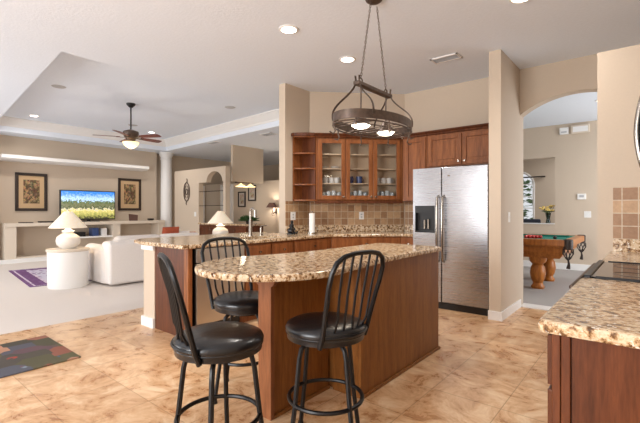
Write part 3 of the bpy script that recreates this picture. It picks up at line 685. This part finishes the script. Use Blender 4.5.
f = MB(); f.ball(0, 0, .045, .05, 1, .8, .9); f.ball(.01, 0, .11, .035, .9, .8, 1.2); f.ball(.015, 0, .165, .022); f.tube([(.0, .03, .12), (.03, .06, .08), (.05, .04, .05)], .01); f.tube([(0, -.03, .12), (.03, -.06, .08), (.05, -.04, .05)], .01); f.tube([(.02, .03, .03), (.08, .03, .015), (.085, .03, .04)], .014)
f.build('body', M['bplastic'], fg, smooth=True); MB().cyl(0, 0, 0, .012, .06).build('plinth', M['bplastic'], fg)
def plate(label, loc, rz, w=.075, h=.115, cat='outlet', name='wall_outlet'):
    t = thing(name, label, cat, loc, rz); MB().box(-w/2, w/2, -.006, 0, 0, h).build('plate', M['bplate'], t, bevel=.002)
    if name == 'wall_outlet':
        for z in (.03, .07): MB().box(-.014, .014, -.009, -.006, z-.004, z+.018).build('socket', M['grey'], t)
    else: MB().box(-.012, .012, -.012, -.006, .035, .08).build('toggle', M['white'], t)
plate('white wall outlet above the black figurine', (-3.99, 4.22, 1.10), PI/2, .1)
plate('white wall outlet in the middle of the tile backsplash', (-3.435+.007, 5.165-.007, 1.10), PI/4)
plate('white wall outlet next to the refrigerator dispenser', (-2.50, 5.64, 1.10), 0)
plate('white light switch on the wall right of the refrigerator', (-1.29, 5.08, 1.10), PI/2, .08, .12, 'switch', 'light_switch')
plate('white light switch on the game room wall', (-.98, 9.75, 1.09), 0, .12, .13, 'switch', 'light_switch')
plate('white light switch on the wall left of the bar', (-10.1, 6.6, 1.06), 0, .1, .13, 'switch', 'light_switch')
th = thing('thermostat', 'white thermostat on the game room wall', 'thermostat', (-1.08, 9.75, 1.46))
MB().box(-.075, .075, -.025, 0, 0, .12).build('case', M['bplate'], th, bevel=.004); MB().box(-.04, .04, -.028, -.025, .045, .09).build('display', M['grey'], th)
db = thing('door_chime', 'larger white chime box high on the game room wall', 'door chime', (-1.10, 9.75, 2.82))
MB().box(-.16, .16, -.06, 0, 0, .17).build('cover', M['cream'], db, bevel=.01); MB().box(-.13, .13, -.065, -.06, .03, .14).build('grille', M['white'], db)
al = thing('alarm_sounder', 'smaller white alarm box high on the game room wall', 'alarm', (-1.39, 9.75, 2.83))
MB().box(-.08, .08, -.05, 0, 0, .14).build('cover', M['white'], al, bevel=.006); MB().box(-.05, .05, -.054, -.05, .03, .06).build('grille', M['grey'], al)

# ================================================================== POT RACK
pr_ = thing('pot_rack_light', 'oval iron pot rack with two lit lamps hanging over the island', 'pot rack', (-1.82, 2.93, 1.9))
A_, B_ = .46, .27
def oval(z, k=1, n=56): return [(B_*k*math.cos(2*PI*i/n), A_*k*math.sin(2*PI*i/n), z) for i in range(n)]
band = MB(); n = 64
rings = [[band.bm.verts.new((B_*k*math.cos(2*PI*i/n), A_*k*math.sin(2*PI*i/n), z)) for i in range(n)] for k, z in ((1, .045), (1, .115), (.975, .115), (.975, .045))]
for q in range(4):
    a, b = rings[q], rings[(q+1) % 4]
    for i in range(n): band.bm.faces.new((a[i], a[(i+1) % n], b[(i+1) % n], b[i]))
band.build('band', M['iron'], pr_, smooth=True)
gr_ = MB(); gr_.tube(oval(.03, .99), .007, 6, True); gr_.tube(oval(.03, .55), .005, 6, True)
for i in range(-5, 6):
    yy = i*.075; xx = B_*.99*math.sqrt(max(0, 1-(yy/A_)**2)); (gr_.tube([(-xx, yy, .03), (xx, yy, .03)], .004, 6) if abs(abs(yy)-.2) > .07 else None)
gr_.build('grid', M['iron'], pr_, smooth=True)
MB().box(-.028, .028, -.27, .27, .355, .385).build('top_bar', M['iron'], pr_, bevel=.005)
for sx in (-1, 1):
    for sy in (-1, 1):
        a, b = Vector((0, sy*.25, .43)), Vector((sx*B_*.72, sy*A_*.70, .08))
        pts = []
        for i in range(15):
            t = i/14; z = .43+(.08-.43)*t; sw = math.sin(t*2*PI)
            rad = t-.2*sw
            pts.append((sx*(.02+(B_*.72-.02)*rad), sy*(.25+(A_*.7-.25)*rad), z))
        MB().tube(pts, .012, 8, flat=.45).build('scroll_arm', M['iron'], pr_, smooth=True)
for k in range(8):
    a = 2*PI*(k+.5)/8; x, y = B_*math.cos(a), A_*math.sin(a)
    MB().tube([(x, y, .05), (x*1.0, y*1.0, .0), (x*.97, y*.97, -.03), (x*1.02, y*1.02, -.055), (x*1.1, y*1.1, -.04)], .006, 6).build('hook', M['iron'], pr_, smooth=True)
for sy in (-1, 1):
    MB().tube([(0, sy*.2, .355), (0, sy*.2, .13)], .007, 8).build('lamp_stem', M['iron'], pr_)
    sh_ = MB().lathe([(.018, .14), (.03, .12), (.04, .10), (.075, .045), (.08, .035), (.076, .035), (.07, .045), (.036, .098), (.018, .12)], 0, sy*.2, 28).build('lamp_shade', M['iron'], pr_, smooth=True)
    MB().lathe([(0, .012), (.05, .016), (.078, .036), (.06, .055), (0, .06)], 0, sy*.2, 24).build('bulb', M['bulb'], sh_, smooth=True)
    lamp(pr_, (0, sy*.2, .0), 9, r=.07, typ='SPOT', spot=2.7)
# chains from bar ends up to the canopy
def chain(p0, p1, step=.024):
    mb = MB(); p0, p1 = Vector(p0), Vector(p1); d = p1-p0; L = d.length; d.normalize(); m = int(L/step); s_ = d.orthogonal().normalized(); u = d.cross(s_)
    for i in range(m):
        c_ = p0+d*(step*(i+.5)); e = s_ if i % 2 else u
        mb.tube([c_+d*.016*math.cos(2*PI*k/8)+e*.007*math.sin(2*PI*k/8) for k in range(8)], .0024, 4, True)
    return mb
for sy in (-1, 1):
    MB().tube([(0, sy*.2+.022*math.cos(2*PI*i/12), .40+.022*math.sin(2*PI*i/12)) for i in range(12)], .005, 6, True).build('hanger_ring', M['iron'], pr_, smooth=True)
    chain((0, sy*.2, .42), (0, sy*.045, CH-1.9-.03)).build('chain', M['iron'], pr_)
MB().lathe([(0, CH-1.935), (.05, CH-1.93), (.07, CH-1.915), (.075, CH-1.9), (0, CH-1.9)]).build('canopy', M['iron'], pr_, smooth=True)

# ================================================================== CEILING FIXTURES
def downlight(x, y, z, label, power, group='recessed ceiling lights'):
    t = thing('recessed_light', label, 'ceiling light', (x, y, z-.012))
    MB().lathe([(.075, .004), (.078, 0), (.098, .004), (.098, .012), (.075, .012)], n=32).build('trim_ring', M['white'], t, smooth=True)
    MB().cyl(0, 0, .006, .012, .075).build('lens', M['can'], t)
    lamp(t, (0, 0, -.03), power, (1, .95, .89), .07, 'SPOT', 2.75)
downlight(-2.78, 2.88, CH, 'lit recessed light in the kitchen ceiling left of the pot rack', 55)
downlight(-2.79, 3.90, CH, 'lit recessed light in the kitchen ceiling behind the pot rack chains', 55)
downlight(-.84, 3.70, CH, 'lit recessed light at the top edge, right of the chains', 55)
downlight(-10.7, 2.85, tz, 'lit recessed light in the tray ceiling near the television wall', 70)
downlight(-10.5, 5.5, tz, 'lit recessed light in the tray ceiling behind the fan', 70)
downlight(-6.2, 8.0, CH, 'added out-of-view fill light in the hall ceiling near the passage', 90)  # no fixture known here; added out of view to brighten the hall walls
downlight(-8.3, 9.8, CH, 'added out-of-view fill light in the ceiling beyond the hall wall', 60)  # another added light, hidden by the kitchen walls, lifting the hall
downlight(-.6, 8.0, CH, 'added out-of-view fill light in the game room ceiling above the pool table', 45)  # unseen source added to light the game room
def speaker_disc(x, y, label):
    t = MB().lathe([(0, -.006), (.1, -.006), (.11, 0), (0, 0)], 0, 0, 28).build('ceiling_speaker', M['grey'], origin=(0, 0, 0), smooth=True); t.location = (x, y, tz); tag(t, label, 'speaker', 'round ceiling speakers')
speaker_disc(-7.85, 2.45, 'round grey speaker in the tray ceiling near its front corner')
speaker_disc(-6.7, 5.2, 'round grey speaker in the tray ceiling right of the fan')
speaker_disc(-10.0, 4.75, 'round grey speaker in the tray ceiling left of the fan')
def vent(x, y, w, d_, label, rz=0):
    t = thing('air_vent', label, 'vent', (x, y, CH-.012), rz)
    f = MB(); f.box(-w/2, w/2, -d_/2, -d_/2+.02, 0, .012).box(-w/2, w/2, d_/2-.02, d_/2, 0, .012).box(-w/2, -w/2+.02, -d_/2, d_/2, 0, .012).box(w/2-.02, w/2, -d_/2, d_/2, 0, .012).build('frame', M['white'], t)
    s_ = MB()
    for i in range(5):
        yy = -d_/2+.03+i*(d_-.06)/4; s_.box(-w/2+.02, w/2-.02, yy-.004, yy+.004, .002, .012)
    s_.build('louvres', M['grey'], t); MB().box(-w/2+.02, w/2-.02, -d_/2+.02, d_/2-.02, .0105, .0119).build('duct', M['bplastic'], t)
vent(-1.87, 4.62, .33, .17, 'white louvred air vent in the kitchen ceiling')
vent(-7.0, 6.55, .4, .25, 'air vent in the ceiling right of the passage header')
vent(-9.0, 6.45, .4, .2, 'air vent in the ceiling left of the passage header')
# fan
fn = thing('ceiling_fan', 'bronze ceiling fan with five cherry blades and lit glass bowl', 'ceiling fan', (-8.0, 3.76, 2.46), 0)
MB().lathe([(0, tz-2.46), (.085, tz-2.46), (.08, tz-2.46-.03), (.03, tz-2.46-.08), (0, tz-2.46-.08)]).build('canopy', M['black'], fn, smooth=True)
MB().cyl(0, 0, .38, tz-2.46-.07, .014).build('downrod', M['black'], fn)
MB().lathe([(0, .39), (.05, .385), (.14, .35), (.15, .31), (.12, .24), (.09, .2), (.08, .17), (.1, .15), (0, .14)]).build('motor_housing', M['iron'], fn, smooth=True)
MB().lathe([(.15, .14), (.15, .125), (.13, .08), (.08, .04), (.02, .02), (0, .02)]).build('light_bowl', M['bowl'], fn, smooth=True)
MB().ball(0, 0, .015, .018).build('finial', M['iron'], fn)
for k in range(5):
    a = YAW+math.radians(-15+72*k); q = Matrix.Rotation(a, 4, 'Z') @ Matrix.Translation((0, 0, .24)) @ Matrix.Rotation(-.2, 4, 'X')
    bl = MB(); pts = [(.2, -.05), (.35, -.065), (.62, -.075), (.665, -.06), (.675, 0), (.665, .06), (.62, .075), (.35, .065), (.2, .05)]
    bl.prism(pts, -.004, .004, lambda x, y, z: tuple(q @ Vector((x, y, z)))); bo = bl.build('blade', M['blade'], fn)
    MB().box(.09, .26, -.02, .02, -.014, -.005, q).build('bracket', M['iron'], bo)
lamp(fn, (0, 0, -.04), 12, r=.1)

# ================================================================== LIVING ROOM
so = thing('sofa', 'white slipcovered sofa with its back to the kitchen', 'sofa', (-7.2, 3.9, 0))
def soft(name, x0, x1, y0, y1, z0, z1, bev=.05, mat='fabric', parent=so):
    o = MB().box(x0, x1, y0, y1, z0, z1).build(name, M[mat], parent, True, smooth=False)
    b = o.modifiers.new('bevel', 'BEVEL'); b.width = bev; b.segments = 4
    for p in o.data.polygons: p.use_smooth = True
    return o
soft('skirt', -7.72, -6.72, 2.84, 4.96, .02, .40, .03)
soft('backrest', -6.95, -6.68, 2.80, 5.0, .03, .70, .05)
soft('back_roll', -7.04, -6.74, 2.80, 5.0, .58, .73, .07)
for y0 in (2.80, 4.80):
    soft('arm', -7.76, -6.9, y0, y0+.24, .03, .56, .03)
    MB().cyl(0, 0, 0, .88, .13, n=24, mat=Matrix.Translation((-7.78, y0+.13, .52)) @ Matrix.Rotation(PI/2, 4, 'Y')).build('arm_roll', M['fabric'], so, True, .03, smooth=True)
for y0 in (3.07, 3.9): soft('seat_cushion', -7.74, -7.0, y0, y0+.82, .4, .55, .05)
for y0 in (3.07, 3.9): soft('back_cushion', -7.26, -7.02, y0, y0+.82, .55, .79, .08)
def pillow(label, loc, rz, tilt, m, s_=.44):
    mb = MB(); g = 12
    for sgn in (1, -1):
        vs = [[mb.bm.verts.new(((i/g-.5)*s_, sgn*.085*((1-(2*i/g-1)**4)*(1-(2*j/g-1)**4))**.6, (j/g)*s_)) for j in range(g+1)] for i in range(g+1)]
        for i in range(g):
            for j in range(g): mb.bm.faces.new((vs[i][j], vs[i+1][j], vs[i+1][j+1], vs[i][j+1]))
    bmesh.ops.remove_doubles(mb.bm, verts=mb.bm.verts, dist=1e-4)
    o = mb.build('throw_pillow', M[m], smooth=True, origin=(0, 0, 0)); o.location = loc; o.rotation_euler = (tilt, 0, rz); tag(o, label, 'pillow')
pillow('rust throw pillow at the left of the white sofa', (-7.47, 4.28, .555), PI/2, .22, 'rust', .36)
pillow('white throw pillow between the two rust pillows', (-7.50, 4.60, .555), PI/2+.05, .2, 'fabric', .26)
pillow('smaller rust throw pillow near the far arm of the sofa', (-7.56, 4.78, .555), PI/2-.05, .3, 'rust', .24)
def drum(label, x, y):
    t = thing('drum_table', label, 'side table', (x, y, 0))
    MB().lathe([(0, 0), (.275, 0), (.285, .02), (.29, .58), (0, .58)], n=48).build('drum', M['white'], t, smooth=True)
    MB().lathe([(0, .58), (.30, .58), (.31, .595), (.30, .62), (0, .62)], n=48).build('top', M['cream'], t, smooth=True)
def table_lamp(label, x, y, z=.62):
    t = thing('table_lamp', label, 'lamp', (x, y, z))
    MB().lathe([(0, 0), (.10, 0), (.12, .02), (.165, .07), (.175, .13), (.16, .19), (.11, .23), (.07, .25), (.09, .27), (.1, .285), (.05, .30), (.03, .33), (0, .33)], n=40).build('base', M['lampw'], t, smooth=True)
    MB().cyl(0, 0, .33, .60, .008).build('stem', M['chrome'], t)
    MB().lathe([(.275, .335), (.272, .34), (.17, .465), (.06, .60), (.055, .60), (.165, .463), (.268, .337)], n=40).build('lamp_shade', M['shade'], t, smooth=True)
    MB().ball(0, 0, .615, .015).build('finial', M['chrome'], t)
    lamp(t, (0, 0, .42), 4.5, (1, .82, .6), .06)
drum('white drum side table beside the near arm of the sofa', -7.32, 2.42); table_lamp('lit white urn lamp on the near drum table', -7.32, 2.42)
drum('white drum side table beyond the sofa under the far lamp', -7.3, 5.4); table_lamp('lit white urn lamp beyond the sofa near the bar', -7.3, 5.4)
# rug
def rug_mat(name, w, h, field, border, line, extra, sc=10):
    t = NT(name); tc = t.n('ShaderNodeTexCoord'); s = t.n('ShaderNodeSeparateXYZ'); t.l(tc.outputs['Object'], s.inputs[0])
    def edge(o, half):
        a = t.n('ShaderNodeMath', operation='ABSOLUTE'); t.l(o, a.inputs[0]); b = t.n('ShaderNodeMath', operation='SUBTRACT'); b.inputs[0].default_value = half; t.l(a.outputs[0], b.inputs[1]); return b.outputs[0]
    mn = t.n('ShaderNodeMath', operation='MINIMUM'); t.l(edge(s.outputs[0], w/2), mn.inputs[0]); t.l(edge(s.outputs[1], h/2), mn.inputs[1])
    r = t.n('ShaderNodeValToRGB'); r.color_ramp.interpolation = 'CONSTANT'; e = r.color_ramp.elements
    st = [(0, border), (.05, line), (.08, border), (.25, line), (.29, field)]
    while len(e) < len(st): e.new(.5)
    for i, (p, c_) in enumerate(st): e[i].position = p; e[i].color = lin(c_)
    t.l(mn.outputs[0], r.inputs[0])
    v = t.n('ShaderNodeTexVoronoi'); v.inputs['Scale'].default_value = sc; t.l(tc.outputs['Object'], v.inputs['Vector'])
    k = t.ramp([(.30, (1, 1, 1, 1)), (.36, (0, 0, 0, 1))], v.outputs['Distance'])
    t.l(t.mix(k, r.outputs[0], lin(extra)), t.b.inputs['Base Color']); t.b.inputs['Roughness'].default_value = .95; return t.m
rug_ = tag(MB().box(-10.2, -7.80, 2.1, 4.9, 0, .012).build('area_rug', rug_mat('purple_rug', 2.45, 2.8, (196, 190, 206), (104, 62, 112), (206, 190, 206), (120, 84, 132)), origin=(-8.975, 3.5, 0)), 'purple bordered oriental rug in front of the sofa', 'rug'); rug_.location = (-8.71, 3.51, 0); rug_.rotation_euler = (0, 0, -.105)
def mat_mat():
    t = NT('floral_mat'); v = t.n('ShaderNodeTexVoronoi'); v.inputs['Scale'].default_value = 4.6; t.l(t.coord(), v.inputs['Vector']); v.distance = 'CHEBYCHEV'
    sp = t.n('ShaderNodeSeparateColor'); t.l(v.outputs['Color'], sp.inputs[0])
    a = t.ramp([(0, lin((58, 52, 50))), (.22, lin((88, 84, 56))), (.42, lin((70, 62, 60))), (.6, lin((176, 130, 104))), (.78, lin((112, 50, 42))), (.95, lin((70, 84, 96)))], sp.outputs[0])
    w = t.n('ShaderNodeTexVoronoi'); w.inputs['Scale'].default_value = 7; t.l(t.coord(), w.inputs['Vector'])
    k = t.ramp([(.2, (1, 1, 1, 1)), (.3, (0, 0, 0, 1))], w.outputs['Distance'])
    s2 = t.n('ShaderNodeSeparateColor'); t.l(w.outputs['Color'], s2.inputs[0])
    fl = t.ramp([(0, lin((176, 40, 34))), (.45, lin((170, 60, 44))), (.55, lin((150, 168, 180))), (.8, lin((120, 120, 70)))], s2.outputs[0])
    n = noise(t, t.coord(), 20, 5); f2 = t.ramp([(.4, (0, 0, 0, 1)), (.6, (1, 1, 1, 1))], n)
    kk = t.mix(1, k, f2, 'MULTIPLY')
    t.l(t.mix(kk, a, fl), t.b.inputs['Base Color']); t.b.inputs['Roughness'].default_value = .9; return t.m
tag(MB().box(-4.6, -3.7, -.1, 1.32, 0, .012).build('floor_mat', mat_mat(), bevel=.004), 'dark patchwork floral mat on the tile floor at the left edge', 'mat')
# bar along the north wall
bc = thing('bar_cabinet', 'low reddish brown wet bar cabinet below the arched niche', 'cabinet', (-9.07, 6.05, 0))
MB().box(0, 1.9, .0, .50, 0, .872).build('body', M['cabd'], bc)
for i in range(4):
    mb = MB(); shaker(mb, .02+i*.47, .02+i*.47+.45, .1, .85); dd = mb.build('door', M['cabd'], bc, bevel=.003); knob(dd, .06+i*.47, .75)
tag(MB().box(-9.1, -7.14, 6.02, 6.57, .874, .914).build('bar_countertop', M['granite'], bevel=.005), 'granite top of the wet bar behind the sofa', 'countertop')
tag(MB().box(-9.1, -8.72, 6.57, 6.599, .914, 1.02).build('bar_upstand', M['granite']), 'granite upstand below the arched bar niche', 'backsplash')
for i, z in enumerate((1.36, 1.76)): tag(MB().box(-9.925, -8.805, 6.61, 6.74, z, z+.012).build('glass_shelf', glass('shelf_glass', (150, 160, 158))), ('lower glass shelf in the bar niche', 'upper glass shelf in the bar niche')[i], 'shelf')
sg = thing('wall_scroll', 'black wrought iron scroll medallion on the wall left of the bar', 'wall decoration', (-10.52, 6.6, 1.42))
s_ = MB(); s_.tube([(.15*math.cos(2*PI*i/28), -.02, .36+.27*math.sin(2*PI*i/28)) for i in range(28)], .014, 6, True)
for k in (-1, 1):
    s_.tube([(k*.1*math.cos(a), -.02, .36+.18*math.sin(a)) for a in [(-1.3+2.6*i/12) for i in range(13)]], .01, 6)
    s_.tube([(0, -.02, .36+k*.27), (k*.03, -.02, .36+k*.34), (0, -.02, .36+k*.38)], .012, 6)
s_.tube([(.06*math.cos(2*PI*i/16), -.02, .36+.08*math.sin(2*PI*i/16)) for i in range(16)], .014, 6, True)
s_.build('scrollwork', M['iron'], sg, smooth=True)
def leafy(t, n, R_, H_, m, L=.12, w=.025):
    mb = MB()
    for i in range(n):
        a = random.uniform(0, 2*PI); e = random.uniform(.2, 1.3); d_ = Vector((math.cos(a)*math.cos(e), math.sin(a)*math.cos(e), math.sin(e)))
        s_ = Vector((-math.sin(a), math.cos(a), 0))*w; p = Vector((random.uniform(-R_, R_)*.5, random.uniform(-R_, R_)*.5, H_)); l = L*random.uniform(.7, 1.2)
        mb.poly([p, p+d_*l*.5+s_, p+d_*l-Vector((0, 0, l*.25)), p+d_*l*.5-s_])
    return mb.build('leaves', m, t)
pp = thing('potted_plant', 'small green plant on the right end of the bar', 'plant', (-7.33, 6.25, .914))
MB().lathe([(0, 0), (.07, 0), (.09, .08), (.08, .08), (0, .07)]).build('pot', M['frame'], pp, smooth=True); leafy(pp, 110, .3, .07, M['green'], .2, .035)
MB().box(0, .01, 0, .01, 0, .01).bm.free()
# bar pendant fixture under passage header
ba = thing('bar_pendant_bar', 'dark bar fixture with two lit glass shades under the hall header', 'pendant light', (-8.98, 7.45, 1.9))
MB().box(-.02, .02, -.3, .35, .11, .139).build('rail', M['iron'], ba)
for y in (-.1, .25):
    g_ = MB().lathe([(.02, .11), (.03, .09), (.1, .04), (.16, .02), (.15, .01), (.02, .05)], 0, y, 24).build('glass_shade', M['bowl'], ba, smooth=True)
lamp(ba, (0, 0, -.03), 6, r=.08)
# wall sconce
sc_ = thing('wall_sconce', 'brown shaded wall sconce throwing light cones in the hall', 'wall lamp', (-8.62, 8.4, 1.2))
MB().box(-.04, .04, -.02, 0, -.06, .1).build('wall_plate', M['iron'], sc_, bevel=.005)
MB().tube([(0, -.02, .0), (0, -.12, -.06), (.03, -.18, -.02), (0, -.18, .05), (0, -.17, .12)], .012, 6).tube([(0, -.05, -.1), (-.05, -.12, -.12), (-.03, -.16, -.05), (.03, -.12, -.04)], .01, 6).build('scroll_arm', M['iron'], sc_, smooth=True)
MB().lathe([(.17, .12), (.08, .26), (.075, .26), (.165, .12)], 0, -.19, 28).build('lamp_shade', M['brown'], sc_, smooth=True)
lamp(sc_, (0, -.19, .19), 12, (1, .88, .72), .03)

# ================================================================== GAME ROOM
pl = thing('pool_table', 'oak pool table with green felt and turned legs', 'pool table', (-2.3, 7.55, 0))
px0, px1, py0, py1 = -3.75, -.88, 6.82, 8.38
MB().box(px0+.14, px1-.14, py0+.14, py1-.14, .72, .765).build('felt_bed', M['felt'], pl, True)
for a in ((px0, px1, py0, py0+.13), (px0, px1, py1-.13, py1), (px0, px0+.13, py0+.13, py1-.13), (px1-.13, px1, py0+.13, py1-.13)):
    MB().box(*a, .70, .80).build('rail', M['oak'], pl, True, .015)
for a in ((px0+.13, px1-.13, py0+.13, py0+.18), (px0+.13, px1-.13, py1-.18, py1-.13), (px1-.18, px1-.13, py0+.18, py1-.18)):
    MB().box(*a, .765, .797).build('cushion', M['felt'], pl, True, .008)
ap = MB(); 
apz = [(.0, .70), (.04, .66), (.05, .60), (.12, .50)]
loops = []
for d_, z in apz: loops.append([ap.bm.verts.new(p) for p in ((px0+.06+d_, py0+.06+d_, z), (px1-.06-d_, py0+.06+d_, z), (px1-.06-d_, py1-.06-d_, z), (px0+.06+d_, py1-.06-d_, z))])
for a, b in zip(loops, loops[1:]):
    for i in range(4): ap.bm.faces.new((a[i], a[(i+1) % 4], b[(i+1) % 4], b[i]))
ap.bm.faces.new(loops[-1]); ap.bm.faces.new(loops[0]); ap.build('apron', M['oak'], pl, True)
for x in (-3.3, -1.38):
    for y in (7.13, 8.0):
        MB().lathe([(0, 0), (.09, 0), (.1, .03), (.08, .06), (.07, .09), (.1, .16), (.115, .24), (.1, .34), (.075, .38), (.09, .4), (.12, .43), (.13, .5), (0, .5)], x, y, 24).build('leg', M['oak'], pl, True, smooth=True)
for x, y in ((px1-.05, py0+.05), (px1-.05, py1-.05)):
    MB().lathe([(.055, .81), (.065, .80), (.065, .70), (.06, .66), (.055, .66), (.055, .70), (.05, .80)], x, y, 20).build('pocket_rim', M['frame'], pl, True, smooth=True)
    nt_ = MB()
    for k in range(8):
        a = k*PI/4; nt_.tube([(x+.065*math.cos(a), y+.065*math.sin(a), .67), (x+.07*math.cos(a+.4), y+.07*math.sin(a+.4), .60), (x+.03*math.cos(a+.8), y+.03*math.sin(a+.8), .53), (x, y, .50)], .008, 5)
    nt_.tube([(x, y, .52), (x+.01, y, .45), (x, y+.01, .38)], [.01, .018, .03], 6).build('pocket_net', M['frame'], pl, True)
b0 = None
for i in range(5):
    for j in range(i+1):
        x, y = -1.42+i*.05*-1, 7.55+(j-i/2)*.058
        if b0 is None: b0 = MB().ball(0, 0, .0285, .0285).build('billiard_ball', M['red'], origin=(0, 0, 0), smooth=True); o = b0
        else: o = b0.copy(); COL.objects.link(o)
        o.location = (x, y, .765); tag(o, 'red ball in the racked triangle on the pool table', 'billiard ball', 'racked red balls')
tag(MB().ball(-1.2, 7.5, .0285+.765, .0285).build('black_ball', M['bplastic'], smooth=True), 'single black ball lying apart on the green felt', 'billiard ball')
va = thing('flower_vase', 'clear glass vase holding yellow flowers on the opening sill', 'vase', (-1.70, 9.82, .96))
MB().lathe([(0, 0), (.045, 0), (.05, .02), (.035, .1), (.055, .22), (.05, .22), (.03, .1), (.04, .02), (0, .015)], n=24).build('vase_body', glass('vase_glass', (190, 205, 205)), va, smooth=True)
bo = thing('flower_bouquet', 'pale yellow flowers standing in the glass vase', 'flowers', (-1.70, 9.82, 1.0))
st = MB(); ptl = MB()
for i in range(16):
    a = i*2.4; r_ = .04+.13*((i*5) % 7)/7; h = .24+.12*((i*3) % 5)/5; x, y = r_*math.cos(a), r_*math.sin(a)*.6
    st.tube([(0, 0, 0), (x*.3, y*.3, h*.6), (x, y, h)], .004, 5); ptl.ball(x, y, h, .032, 1, 1, .6, 8, 6)
st.build('stems', M['green'], bo); ptl.build('blossoms', M['yellow'], bo, smooth=True); leafy(bo, 24, .1, .2, M['green'], .12)
# ledge on opening + dark chair in far room
struct('trim_4', MB().box(-3.4, -1.56, 9.73, 9.92, .94, .96), M['white'])
dc = thing('upholstered_chair', 'dark blue chair seen through the opening behind the vase', 'chair', (-2.3, 10.9, 0))
MB().box(-.3, .3, -.28, -.2, .4, 1.03).build('backrest', plain('navy_leather', (44, 52, 72), .4), dc, bevel=.03)
MB().box(-.3, .3, -.2, .3, .36, .48).build('seat', plain('navy_leather_seat', (44, 52, 72), .4), dc, bevel=.03)
for x in (-.26, .26):
    for y in (-.22, .24): MB().cyl(x, y, 0, .37, .02).build('leg', M['frame'], dc)
